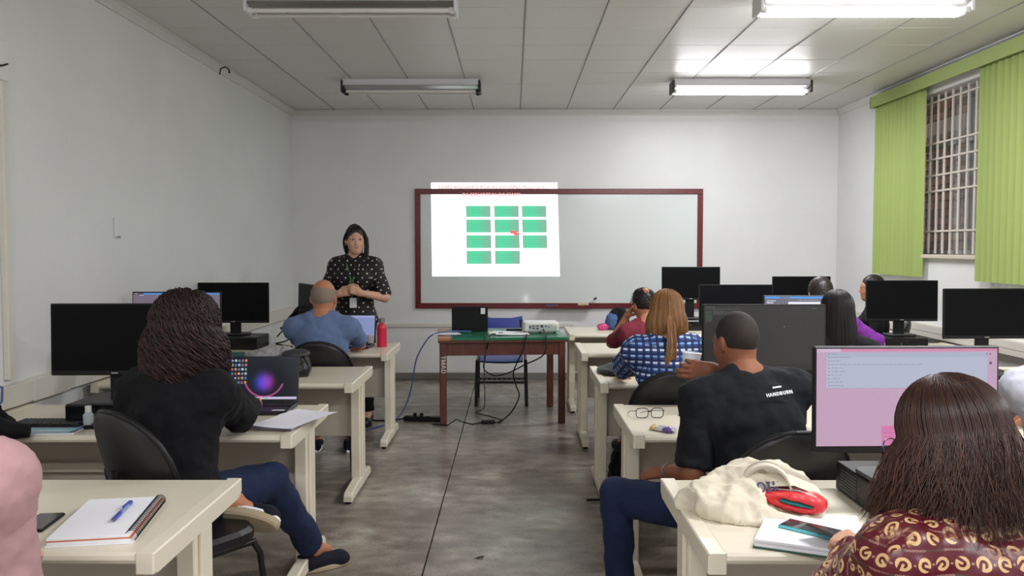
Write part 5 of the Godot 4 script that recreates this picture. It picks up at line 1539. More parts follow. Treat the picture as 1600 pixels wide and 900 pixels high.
func cap_shape(kind: String) -> Shape:
	if cap_cache.has(kind):
		return cap_cache[kind]
	var f := Field.new(Vector3(-0.125, -0.16, -0.14), Vector3(0.125, 0.17, 0.16), 0.005)
	match kind:
		"full":
			f.ell(Vector3(0, 0.036, 0.018), Vector3(0.085, 0.100, 0.104), Basis(), 0.0)
			f.ell(Vector3(0, -0.03, 0.05), Vector3(0.072, 0.08, 0.06), Basis(), 0.03)
			f.ell(Vector3(0, -0.05, -0.095), Vector3(0.066, 0.118, 0.078), Basis(), 0.012, true)
		"parted":
			f.ell(Vector3(0, 0.036, 0.018), Vector3(0.084, 0.100, 0.104), Basis(), 0.0)
			f.ell(Vector3(0, -0.05, 0.05), Vector3(0.072, 0.09, 0.055), Basis(), 0.03)
			f.ell(Vector3(0, -0.045, -0.10), Vector3(0.062, 0.122, 0.085), Basis(), 0.010, true)
			f.ell(Vector3(0.012, 0.155, -0.06), Vector3(0.004, 0.03, 0.08), Basis(), 0.006, true)
		"short":
			f.ell(Vector3(0, 0.040, 0.016), Vector3(0.083, 0.102, 0.103), Basis(), 0.0)
			f.ell(Vector3(0, -0.04, -0.075), Vector3(0.088, 0.115, 0.085), Basis(), 0.010, true)
			f.ell(Vector3(0, -0.125, 0.02), Vector3(0.12, 0.075, 0.13), Basis(), 0.012, true)
			for s: float in [-1.0, 1.0]:
				f.ell(Vector3(s * 0.085, -0.015, 0.005), Vector3(0.022, 0.030, 0.022), Basis(), 0.006, true)
		"buzz":
			f.ell(Vector3(0, 0.033, 0.015), Vector3(0.0775, 0.0975, 0.0975), Basis(), 0.0)
			f.ell(Vector3(0, -0.03, -0.085), Vector3(0.10, 0.118, 0.085), Basis(), 0.004, true)
			f.ell(Vector3(0, -0.150, 0.02), Vector3(0.13, 0.075, 0.14), Basis(Vector3.RIGHT, 0.25), 0.02, true)
			for s: float in [-1.0, 1.0]:
				f.ell(Vector3(s * 0.085, -0.012, 0.008), Vector3(0.024, 0.034, 0.024), Basis(), 0.004, true)
		"ring":
			f.ell(Vector3(0, 0.033, 0.015), Vector3(0.0785, 0.0975, 0.0985), Basis(), 0.0)
			f.ell(Vector3(0, -0.02, -0.095), Vector3(0.11, 0.125, 0.09), Basis(), 0.004, true)
			f.ell(Vector3(0, 0.125, 0.0), Vector3(0.105, 0.082, 0.135), Basis(), 0.004, true)
			f.ell(Vector3(0, -0.150, 0.02), Vector3(0.13, 0.075, 0.14), Basis(Vector3.RIGHT, 0.25), 0.02, true)
			for s: float in [-1.0, 1.0]:
				f.ell(Vector3(s * 0.085, -0.012, 0.008), Vector3(0.024, 0.034, 0.024), Basis(), 0.004, true)
	var s := Shape.new()
	var nz := FastNoiseLite.new()
	nz.frequency = 60.0
	nz.seed = 4
	f.emit(s, nz, 0.0 if kind in ["buzz", "ring"] else 0.003)
	cap_cache[kind] = s
	return s

func skin(called: String, c: Color) -> StandardMaterial3D:
	var m := mat(called, c, 0.55, 0.0, 0.4)
	m.subsurf_scatter_enabled = true
	m.subsurf_scatter_strength = 0.08
	return m

func cloth(called: String, c: Color) -> StandardMaterial3D:
	if mats.has(called):
		return mats[called]
	var m := mat(called, c, 0.85, 0.0, 0.3)
	m.rim_enabled = true
	m.rim = 0.25
	m.rim_tint = 0.6
	grain(m, 0.2, 0.86, 1.0, Vector3(6, 6, 6), true, 8)
	return m

func hair_mat(called: String, a: Color, b: Color, rough := 0.42) -> StandardMaterial3D:
	if mats.has(called):
		return mats[called]
	var m := mat(called, Color.WHITE, rough, 0.0, 0.5)
	var r := RandomNumberGenerator.new()
	r.seed = called.hash()
	var im := Image.create(128, 8, false, Image.FORMAT_RGB8)
	for x in 128:
		var t := r.randf()
		for y in 8:
			im.set_pixel(x, y, a.lerp(b, clampf(t * t * 0.6 + y / 7.0 * 0.45 * t, 0.0, 1.0)))
	m.albedo_texture = ImageTexture.create_from_image(im)
	return m

# one lock of hair as a thin tapered tube; uv.x picks its tone
func strand(sh: Shape, path: Array, r: float, tone: float) -> void:
	var m := path.size()
	var base := sh.v.size()
	var t0: Vector3 = (path[1] - path[0]).normalized()
	var nx := (Vector3.UP if absf(t0.y) < 0.9 else Vector3.RIGHT).cross(t0).normalized()
	for i in m:
		var t: Vector3 = (path[mini(i + 1, m - 1)] - path[maxi(i - 1, 0)]).normalized()
		nx = (nx - t * nx.dot(t)).normalized()
		var ny := t.cross(nx)
		var rr := r * (1.0 - 0.75 * pow(float(i) / (m - 1), 3.0)) * (0.35 if i == 0 else 1.0)
		for k in 3:
			var a := TAU * k / 3.0
			var d := nx * cos(a) + ny * sin(a)
			sh.v.append(path[i] + d * rr)
			sh.n.append(d)
			sh.uv.append(Vector2(tone, float(i) / (m - 1)))
	for i in m - 1:
		for k in 3:
			var k2 := (k + 1) % 3
			var a := base + i * 3 + k
			var b := base + i * 3 + k2
			sh.idx.append_array(PackedInt32Array([a, b + 3, b, a, a + 3, b + 3]))

func hair_path(T: Transform3D, o: Dictionary, phi: float, th0: float, j: float, r: RandomNumberGenerator, n1 := 7, n2 := 9) -> Array:
	var c := Vector3(0, o.get("cy", 0.036), o.get("cz", 0.018))
	var rad := Vector3(o.get("rx", 0.088), o.get("ry", 0.103), o.get("rz", 0.108)) * (1.0 + j)
	var the: float = o.get("th", 1.75)
	var pts := []
	for i in n1 + 1:
		var th := lerpf(th0, the, float(i) / n1)
		pts.append(T * (c + Vector3(rad.x * sin(th) * sin(phi), rad.y * cos(th), rad.z * sin(th) * cos(phi))))
	var last: Vector3 = pts[n1]
	var out: Vector3 = T.basis * Vector3(sin(phi) * rad.x, 0, cos(phi) * rad.z).normalized()
	out.y = 0
	out = out.normalized()
	var ln: float = o.len.call(phi)
	if r:
		ln *= r.randf_range(o.get("short", 0.78), 1.08)
	var ph := r.randf() * TAU if r else 0.0
	var wv: float = o.get("wave", 0.0) if r else 0.0
	var tw: float = o.get("curl", 0.0) if r else 0.0
	var side := Vector3.UP.cross(out)
	var flick: float = o.get("flick", 0.0) * r.randf_range(-0.5, 1.0) if r else 0.0
	for i in range(1, n2 + 1):
		var u := float(i) / n2
		var fl: float = o.get("flare", 0.0) * sin(u * PI * 0.8) + o.get("tuck", 0.0) * u * u
		var p := last + Vector3.DOWN * ln * (u - 0.12 * flick * 10.0 * pow(u, 4.0)) + out * (fl + flick * pow(u, 4.0))
		var w: float = u * ln * o.get("freq", 40.0) + ph
		p += side * sin(w) * (wv + tw) * minf(u * 3.0, 1.0) + out * cos(w) * tw * minf(u * 3.0, 1.0)
		pts.append(p)
	if tw > 0.0:
		for i in range(2, n1 + 1):
			var w := i * 1.3 + ph
			pts[i] = pts[i] + side * sin(w) * tw * 0.7 + (pts[i] - T.origin).normalized() * cos(w) * tw * 0.7
	return pts

func long_hair(sh: Shape, T: Transform3D, o: Dictionary) -> void:
	var r := RandomNumberGenerator.new()
	r.seed = o.get("seed", 5)
	var pm: float = o.get("phi", 2.0)
	var rows := []
	for k in 29:
		rows.append(hair_path(T, o, lerpf(-pm, pm, k / 28.0), 0.05, -0.02, null))
	var b := Shape.new()
	b.sheet(rows)
	for i in b.v.size():
		b.uv[i] = Vector2(0.3, b.uv[i].x)
	sh.append(b, Transform3D())
	for k in int(o.get("n", 500)):
		var phi := r.randf_range(-pm, pm)
		strand(sh, hair_path(T, o, phi, r.randf_range(0.06, 0.8), r.randf_range(-0.01, o.get("jit", 0.05)), r, int(o.get("seg1", 6)), int(o.get("seg", 9))), o.get("r", 0.0028), r.randf())

# a hanging lock along a path of points
func lock(sh: Shape, path: Array, w0: float, w1: float, n: int, sd: int, wave := 0.004, r := 0.0025) -> void:
	var rg := RandomNumberGenerator.new()
	rg.seed = sd
	var cv := Curve3D.new()
	for i in path.size():
		var tg: Vector3 = (path[mini(i + 1, path.size() - 1)] - path[maxi(i - 1, 0)]) * 0.17
		cv.add_point(path[i], -tg, tg)
	var L := cv.get_baked_length()
	var core := []
	var rr := []
	for i in 13:
		core.append(cv.sample_baked(L * i / 12.0, true))
		rr.append(lerpf(w0, w1, i / 12.0) * 0.85)
	var b := Shape.new().tube(core, rr, 10)
	for i in b.v.size():
		b.uv[i] = Vector2(0.3, 0.4)
	sh.append(b, Transform3D())
	for k in n:
		var a := rg.randf() * TAU
		var q := sqrt(rg.randf()) * 1.05
		var ph := rg.randf() * TAU
		var e := rg.randf_range(0.85, 1.03)
		var pts := []
		for i in 11:
			var u := i / 10.0 * e
			var w := lerpf(w0, w1, minf(u, 1.0)) * q
			pts.append(cv.sample_baked(minf(L * u, L), true) + Vector3(cos(a), 0, sin(a)) * w + Vector3(sin(u * 9.0 + ph), 0, cos(u * 7.0 + ph)) * wave * u + Vector3.DOWN * maxf(u - 1.0, 0.0) * L)
		strand(sh, pts, r, rg.randf())

func ik(a: Vector3, t: Vector3, l1: float, l2: float, hint: Vector3) -> Array:
	var d := t - a
	var L := clampf(d.length(), 0.05, (l1 + l2) * 0.995)
	var dir := d.normalized()
	var x := (l1 * l1 - l2 * l2 + L * L) / (2.0 * L)
	var hh := sqrt(maxf(l1 * l1 - x * x, 0.0))
	var hp := (hint - dir * hint.dot(dir)).normalized()
	return [a + dir * x + hp * hh, a + dir * L]

func shoe(parent: Node, at: Transform3D, upper: Material, sole: Material, sneaker := false) -> void:
	if not cap_cache.has("shoe"):
		var f := Field.new(Vector3(-0.07, -0.02, -0.22), Vector3(0.07, 0.13, 0.12), 0.006)
		f.cone(Vector3(0, 0.042, 0.045), Vector3(0, 0.034, -0.13), 0.040, 0.040, 0.02)
		f.cone(Vector3(0, 0.06, 0.04), Vector3(0, 0.10, 0.045), 0.042, 0.040, 0.02)
		f.ell(Vector3(0, 0.03, -0.13), Vector3(0.045, 0.036, 0.055), Basis(), 0.02)
		f.cutplane(Vector3(0, 0.012, 0), Vector3.DOWN)
		f.cutplane(Vector3(0, 0.095, 0), Vector3.UP)
		var s := Shape.new()
		f.emit(s)
		cap_cache["shoe"] = s
		var pl := PackedVector2Array()
		for k in 24:
			var a := TAU * k / 24.0
			var z := sin(a) * 0.137
			pl.append(Vector2(cos(a) * (0.044 + 0.010 * sin(a + PI)) , -0.048 + z))
		cap_cache["sole"] = Shape.new().slab(pl, 0.026, Transform3D(Basis(Vector3.RIGHT, PI / 2), Vector3(0, 0.013, 0)), 0.006)
	var o := put(parent, "shoe", cap_cache["shoe"].mesh(), upper, at)
	put(o, "sole", cap_cache["sole"].mesh(), sole, Transform3D(Basis().scaled(Vector3(1.12, 1.5, 1.06)), Vector3(0, -0.022, 0)) if sneaker else Transform3D())
	if sneaker:
		put(o, "midsole", cap_cache["sole"].mesh(), mats.paper, Transform3D(Basis().scaled(Vector3(1.08, 0.6, 1.03)), Vector3(0, 0.012, 0)))

# builds one figure; see the list in build_people for the keys
func person(o: Dictionary) -> Dictionary:
	var s: float = o.get("s", 1.0)
	var fem: bool = o.get("fem", true)
	var at: Vector3 = o.at
	var t := thing("person", o.label, "person", Vector3(at.x, 0, at.z))
	var off := Transform3D(Basis(), -t.position)
	var stand: bool = o.get("stand", false)
	var hipY: float = at.y if at.y > 0.0 else 0.545
	var bs := Basis(Vector3.UP, o.get("yaw", 0.0))
	var H := Vector3(at.x, hipY, at.z)
	var lean: float = o.get("lean", 0.1)
	var roll: float = o.get("roll", 0.0)
	var tb := bs * Basis(Vector3.FORWARD, roll) * Basis(Vector3.RIGHT, -lean)
	var tb2 := bs * Basis(Vector3.UP, o.get("twist", 0.0)) * Basis(Vector3.FORWARD, roll) * Basis(Vector3.RIGHT, -lean * 1.7 - o.get("slouch", 0.0))
	var belly := H + tb * Vector3(0, 0.13 * s, 0)
	var chest := belly + tb2 * Vector3(0, 0.19 * s, 0)
	var neck := chest + tb2 * Vector3(0, 0.185 * s, 0.0)
	var sw: float = (0.160 if fem else 0.185) * s * o.get("wide", 1.0)
	var hb := bs * Basis(Vector3.UP, o.get("hyaw", 0.0)) * Basis(Vector3.RIGHT, -o.get("hpitch", 0.1)) * Basis(Vector3.FORWARD, o.get("hroll", 0.0))
	var hc := neck + tb2 * Vector3(0, 0.04 if fem else 0.025, -0.012) * s + hb * Vector3(0, 0.125, -0.02) * s
	var hs0: float = s * o.get("hscale", 1.0)
	var hT := Transform3D(hb * Basis().scaled(Vector3(hs0, hs0, hs0)), hc - Vector3(0, 0.10 * (hs0 / s - 1.0), 0))
	var g: float = s * o.get("girth", 1.0)
	var P := {"H": H, "belly": belly, "chest": chest, "neck": neck, "head": hT, "tb2": tb2, "node": t}
	# limbs
	var sh := {}
	var el := {}
	var wr := {}
	for side in ["L", "R"]:
		var q := -1.0 if side == "L" else 1.0
		sh[side] = neck + tb2 * Vector3(q * sw, -o.get("drop", 0.055) * s, 0.0)
		var tgt: Vector3 = o[side][0]
		var hint: Vector3 = o[side][1] if o[side].size() > 1 else bs * Vector3(q * 0.5, -1, 0.5)
		var r := ik(sh[side], tgt, 0.285 * s, 0.25 * s, hint)
		el[side] = r[0]
		wr[side] = r[1]
	P.sh = sh; P.el = el; P.wr = wr
	var hip := {}
	var kn := {}
	var an := {}
	for side in ["L", "R"]:
		var q := -1.0 if side == "L" else 1.0
		hip[side] = H + bs * Vector3(q * 0.085 * s, -0.02, 0)
		if o.has("leg" + side):
			kn[side] = o["leg" + side][0]
			an[side] = o["leg" + side][1]
		elif stand:
			kn[side] = hip[side] + bs * Vector3(q * 0.01, -0.41 * s, -0.02)
			an[side] = Vector3(kn[side].x, 0.09, kn[side].z) + bs * Vector3(0, 0, 0.04)
		else:
			kn[side] = hip[side] + bs * Vector3(q * 0.05, -0.02, -0.43 * s)
			an[side] = Vector3(kn[side].x, 0.09, kn[side].z) + bs * Vector3(0, 0, 0.03)
	# one continuous body
	var lo := Vector3(1e6, 1e6, 1e6)
	var hi := -lo
	for p: Vector3 in [H, neck, sh.L, sh.R, el.L, el.R, wr.L, wr.R, kn.L, kn.R, an.L, an.R]:
		lo = lo.min(p)
		hi = hi.max(p)
	var pad := Vector3(0.2, 0.2, 0.2)
	var cell: float = o.get("cell", 0.015)
	var f := Field.new(lo - pad, hi + pad, cell)
	var tr: Array = [[H, Vector3(0.165, 0.125, 0.125), tb], [belly, Vector3(0.135 if fem else 0.15, 0.15, 0.105 if fem else 0.125), tb], [chest, Vector3(0.148 if fem else 0.165, 0.185, 0.105 if fem else 0.12), tb2]]
	for e: Array in tr:
		f.ell(e[0], e[1] * g, e[2], 0.05)
	f.cone(sh.L, sh.R, 0.056 * g, 0.056 * g, 0.05)
	f.cone(neck + tb2 * Vector3(0, -0.03, 0), hc + hb * Vector3(0, -0.06, 0.02), 0.056 * s, 0.050 * s, 0.04)
	for side in ["L", "R"]:
		var q := -1.0 if side == "L" else 1.0
		f.cone(neck + tb2 * Vector3(0, 0.02, 0.01), sh[side], 0.05 * g, 0.045 * g, 0.04)
		if fem:
			f.ell(chest + tb2 * Vector3(q * 0.07, 0.03, -0.075) * s, Vector3(0.068, 0.07, 0.06) * g, tb2, 0.03)
		f.cone(sh[side], el[side], 0.050 * g, 0.040 * g, 0.035)
		f.cone(el[side], wr[side], 0.041 * g, 0.027 * g, 0.015)
		f.cone(hip[side], kn[side], 0.088 * g, 0.058 * g, 0.04)
		f.cone(kn[side], an[side], 0.056 * g, 0.036 * g, 0.02)
		var toe: Vector3 = an[side] + bs * Vector3(q * 0.02, -0.05, -0.13)
		if o.has("toe" + side):
			toe = o["toe" + side]
		f.cone(an[side], toe, 0.036 * s, 0.026 * s, 0.02)
	var body := Shape.new()
	body.xf = off
	f.emit(body)
	body.xf = Transform3D()
	body.append(head_shape(fem), off * hT)
	for side in ["L", "R"]:
		var q := -1.0 if side == "L" else 1.0
		var fd: Vector3 = (wr[side] - el[side]).normalized()
		if o[side].size() > 2:
			fd = o[side][2].normalized()
		var pn: Vector3 = o[side][3] if o[side].size() > 3 else Vector3.DOWN
		pn = (pn - fd * pn.dot(fd)).normalized()
		var tx: Vector3 = fd.cross(pn) * q
		var hs := s * (0.95 if fem else 1.04)
		body.append(hand_shape(o[side][4] if o[side].size() > 4 else "relaxed"), off * Transform3D(Basis(tx, fd, pn) * Basis().scaled(Vector3(hs, hs, hs)), wr[side]))
	var bn := put(t, "body", body, o.skin)
	P.body = bn
	# clothes
	var nz := FastNoiseLite.new()
	nz.seed = int(absf(at.x * 100.0))
	nz.frequency = 9.0
	nz.fractal_octaves = 3
	var cc: float = o.get("ccell", 0.013)
	var inf: float = o.get("loose", 0.016)
	lo = H.min(neck).min(sh.L).min(sh.R)
	hi = H.max(neck).max(sh.L).max(sh.R)
	var ft := Field.new(lo - Vector3(0.24, 0.22, 0.24), hi + Vector3(0.24, 0.16, 0.24), cc)
	for e: Array in tr:
		ft.ell(e[0], e[1] * g + Vector3(inf, inf, inf), e[2], 0.05)
	if o.get("skirted", false):
		ft.ell(H + Vector3(0, -0.02, 0), Vector3(0.185, 0.15, 0.15) * g, tb, 0.05)
	ft.cone(sh.L, sh.R, 0.056 * g + inf * 0.7, 0.056 * g + inf * 0.7, 0.05)
	for side in ["L", "R"]:
		var q := -1.0 if side == "L" else 1.0
		if o.get("sleeve", 2.0) > 0.0:
			ft.cone(sh[side], sh[side].lerp(el[side], 0.4), 0.050 * g + inf * 0.8, 0.047 * g + inf * 0.75, 0.05)
		ft.cone(neck + tb2 * Vector3(q * 0.05, 0.0, 0.0), sh[side], 0.052 * g + inf * 0.5, 0.050 * g + inf * 0.6, 0.04)
		if fem:
			ft.ell(chest + tb2 * Vector3(q * 0.07, 0.03, -0.075) * s, Vector3(0.068, 0.07, 0.06) * g + Vector3(inf, inf, inf), tb2, 0.05)
	if o.has("bag_out"):   # cloth hanging loose at the waist
		ft.ell(belly + tb * Vector3(0, -0.02, 0.0), Vector3(0.165, 0.14, 0.13) * g + Vector3(inf, inf, inf), tb, 0.06)
	ft.cutplane(Vector3(0, hipY - (0.10 if not stand else 0.03), 0), Vector3.DOWN)
	var ts := Shape.new()
	ts.xf = off
	ft.emit(ts, nz, o.get("wrinkle", 0.012))
	ts.uvk = 1
	ts.uvo = off * H
	ts.uax = Vector3.UP
	ts.uref = bs * Vector3.BACK
	ts.urad = 0.16 * g
	ts.uvs = o.get("uvs", Vector2(1, 1))
	var shirt := put(t, o.get("topname", "shirt"), ts, o.get("flatprint", o.top))
	P.shirt = shirt
	var sl: float = o.get("sleeve", 2.0)
	for side in ["L", "R"]:
		if sl <= 0.0:
			continue
		var a: Vector3 = sh[side]
		var b: Vector3 = el[side]
		var w: Vector3 = wr[side]
		var fs := Field.new(a.min(b).min(w) - Vector3(0.11, 0.11, 0.11), a.max(b).max(w) + Vector3(0.11, 0.11, 0.11), cc * 0.85)
		var b2 := a.lerp(b, minf(sl, 1.0))
		fs.cone(a, b2, 0.050 * g + inf * 0.75, lerpf(0.052, 0.044, minf(sl, 1.0)) * g + inf * 1.05, 0.0, sl <= 1.0)
		if sl > 1.0:
			fs.cone(b, b.lerp(w, sl - 1.0), 0.044 * g + inf * 0.9, lerpf(0.040, 0.031, sl - 1.0) * g + inf * 0.8, 0.02, true)
		var ss := Shape.new()
		ss.xf = off
		fs.emit(ss, nz, o.get("wrinkle", 0.012) * 0.9)
		ss.uvk = 1
		ss.uvo = off * a
		ss.uax = (a - b).normalized()
		ss.uref = bs * Vector3.BACK
		ss.urad = 0.066
		ss.uvs = o.get("uvs", Vector2(1, 1))
		put(shirt, "sleeve", ss, o.top)
	if o.get("collar", false):
		var ring := []
		for k in 17:
			var a := TAU * k / 16.0
			ring.append(off * (neck + tb2 * Vector3(sin(a) * 0.068 * s, 0.022 + 0.012 * cos(a), cos(a) * 0.066 * s + 0.004)))
		put(shirt, "collar", Shape.new().tube(ring, 0.013, 8, false), o.top)
	# trousers and shoes
	lo = H.min(kn.L).min(kn.R).min(an.L).min(an.R)
	hi = H.max(kn.L).max(kn.R).max(an.L).max(an.R)
	var fp := Field.new(lo - Vector3(0.2, 0.12, 0.2), hi + Vector3(0.2, 0.16, 0.2), cc * 1.05)
	fp.ell(H, Vector3(0.165, 0.125, 0.125) * g + Vector3(0.008, 0.008, 0.008), tb, 0.04)
	for side in ["L", "R"]:
		fp.cone(hip[side], kn[side], 0.088 * g + 0.010, 0.060 * g + 0.010, 0.04)
		fp.cone(kn[side], an[side].lerp(kn[side], 0.06), 0.060 * g + 0.008, 0.040 * g + o.get("cuff", 0.016), 0.02, true)
	var tsr := Shape.new()
	tsr.xf = off
	nz.frequency = 7.0
	fp.emit(tsr, nz, 0.012)
	put(t, "trousers", tsr, o.pants)
	for side in ["L", "R"]:
		var q := -1.0 if side == "L" else 1.0
		var fb := bs * Basis(Vector3.UP, -q * 0.15)
		var ft2 := Transform3D(fb, off * Vector3(an[side].x, 0.0, an[side].z))
		if o.has("foot" + side):
			ft2 = off * (o["foot" + side] as Transform3D)
		shoe(t, ft2, o.get("shoe", mats.black_vinyl), o.get("sole", mats.black_plastic), o.get("sneaker", false) and side == "L")
	# face details
	var lm := mat("lip_" + str(o.skin.resource_name), o.skin.albedo_color.lerp(Color(0.62, 0.16, 0.17), 0.75 if fem else 0.2), 0.4)
	for q: float in [-1.0, 1.0]:
		var ey := put(bn, "eye", Shape.new().ball(Vector3(), Vector3(0.0135, 0.0105, 0.0105), 10), mat("eye_white", rgb(228, 222, 216), 0.2), off * hT * Transform3D(Basis(), Vector3(q * 0.031, 0.008, -0.0815)))
		put(ey, "lashes", Shape.new().tube([Vector3(-0.0135, 0.001, -0.006), Vector3(-0.006, 0.0070, -0.0095), Vector3(0.002, 0.0080, -0.0100), Vector3(0.013, 0.003, -0.0065)], 0.0021, 6), mat("lash", rgb(24, 17, 16), 0.8))
		put(ey, "iris", Shape.new().ball(Vector3(0, 0, -0.0074), Vector3(0.0062, 0.0062, 0.0040), 10), mat("iris", rgb(40, 26, 20), 0.15))
		put(bn, "eyebrow", Shape.new().tube([Vector3(q * 0.015, 0.0255, -0.0885), Vector3(q * 0.03, 0.0305, -0.0855), Vector3(q * 0.047, 0.0245, -0.0735)], [0.0036, 0.0040, 0.0016], 6), o.get("brow", mat("brow_dark", rgb(30, 22, 20), 0.8)), off * hT)
	if fem:
		put(bn, "lips", Shape.new().ball(Vector3(0, -0.0495, -0.0885), Vector3(0.0205, 0.0048, 0.0078), 10).ball(Vector3(0, -0.0600, -0.0865), Vector3(0.0175, 0.0058, 0.0082), 10), lm, off * hT)
	if o.has("cap"):
		P.hair = put(t, "hair", cap_shape(o.cap), o.hair, off * hT)
	P.off = off
	return P

func hair_on(P: Dictionary, called: String, sh: Shape, m: Material) -> void:
	put(P.hair if P.has("hair") else P.node, called, sh, m, (P.hair as Node3D).transform.affine_inverse() * (P.off as Transform3D) if P.has("hair") else P.off)

# ---------------------------------------------------------------- patterned fabrics
func pattern_mats() -> void:
	# maroon with gold ring letters and chain stripes; one tile is 0.16 m x 0.19 m (4 rings, 4 rows)
	var w := 512
	var hgt := 608
	var im := img(w, hgt, Color(0.36, 0.07, 0.13))
	var gold := Color(0.86, 0.71, 0.50)
	var turn := [2.6, 0.4, 3.4, 0.1, 1.6, 0.9, 3.0, 2.2, 0.2, 1.2, 2.8, 0.6, 3.6, 1.9, 0.3, 2.4]
	for r in 4:
		for c in 4:
			var cx := c * 128 + 64 + (44 if r % 2 else 0)
			var cy := r * 152 + 60
			var a0: float = turn[r * 4 + c]
			for y in range(-50, 51):
				for x in range(-50, 51):
					var d := sqrt(float(x * x) + float(y * y) * 1.1)
					var lx := x * cos(a0) + y * sin(a0)
					var ly := -x * sin(a0) + y * cos(a0)
					var on := d < 45.0 and d > 24.0 and not (lx > 8.0 and ly > 5.0 and ly < 26.0)
					on = on or (absf(ly) < 8.0 and lx > -4.0 and lx < 42.0)
					if on:
						im.set_pixel((cx + x + w) % w, clampi(cy + y, 0, hgt - 1), gold)
			var lx2 := (cx + 64) % w
			for y in range(-7, 8):
				for x in range(-9, 10):
					var d := sqrt(float(x * x) * 0.7 + float(y * y))
					if d < 7.0 and d > 3.5:
						im.set_pixel((lx2 + x + w) % w, cy + y, Color(0.80, 0.68, 0.55))
		var sy := r * 152 + 132
		for x in range(0, w):
			var seg := (x / 64 + r) % 4
			if seg < 2:
				for y in range(-5, 6):
					im.set_pixel(x, sy + y, Color(0.26, 0.20, 0.17) if (x / 5 + y / 3) % 2 else Color(0.36, 0.29, 0.24))
			else:
				var q := x % 21 - 10
				for y in range(-7, 8):
					var d := sqrt(float(q * q) * 0.6 + float(y * y))
					if d < 7.0 and d > 3.8:
						im.set_pixel(x, sy + y, Color(0.72, 0.60, 0.54))
	var m := mat("maroon_print", Color.WHITE, 0.38, 0.0, 0.5)
	m.albedo_texture = ImageTexture.create_from_image(im)
	m.uv1_scale = Vector3(1.0 / 0.152, 1.0 / 0.185, 1)
	flat_print("maroon_print", 1.0 / 0.152, 1.0 / 0.185)
	# blue plaid: white and sky cells on navy
	im = img(240, 240, Color(0.09, 0.16, 0.34))
	for r in 6:
		for c in 6:
			var col: Color = [Color(0.86, 0.90, 0.97), Color(0.62, 0.74, 0.92), Color(0.86, 0.90, 0.97), Color(0.50, 0.64, 0.87)][(r + c * 2) % 4]
			im.fill_rect(Rect2i(c * 40 + 8, r * 40 + 8, 24, 14), col)
			im.fill_rect(Rect2i(c * 40 + 8, r * 40 + 26, 24, 8), Color(0.22, 0.33, 0.58))
			im.fill_rect(Rect2i(c * 40, r * 40 + 8, 5, 14), Color(0.25, 0.37, 0.62))
	m = mat("plaid_cloth", Color.WHITE, 0.85)
	m.albedo_texture = ImageTexture.create_from_image(im)
	m.uv1_scale = Vector3(1.0 / 0.23, 1.0 / 0.20, 1)
	flat_print("plaid_cloth", 1.0 / 0.23, 1.0 / 0.20)
	# cream dots on black
	im = img(256, 256, Color(0.055, 0.05, 0.055))
	for q: Array in [[64, 64], [192, 192]]:
		for y in range(-27, 28):
			for x in range(-27, 28):
				if x * x + y * y < 24 * 24:
					im.set_pixel(q[0] + x, q[1] + y, Color(0.86, 0.80, 0.76))
	m = mat("dotted_blouse", Color.WHITE, 0.7)
	m.albedo_texture = ImageTexture.create_from_image(im)
	m.uv1_scale = Vector3(1.0 / 0.072, 1.0 / 0.072, 1)
	flat_print("dotted_blouse", 1.0 / 0.072, 1.0 / 0.072)

# the same print laid flat on front, back and sides of a garment
func flat_print(called: String, u: float, w: float) -> void:
	var m: StandardMaterial3D = mats[called].duplicate()
	m.resource_name = called + "_flat"
	m.uv1_triplanar = true
	m.uv1_triplanar_sharpness = 8.0
	m.uv1_scale = Vector3(u, w, u)
	mats[called + "_flat"] = m

func V(x: float, y: float, z: float) -> Vector3:
	return Vector3(x, y, z)

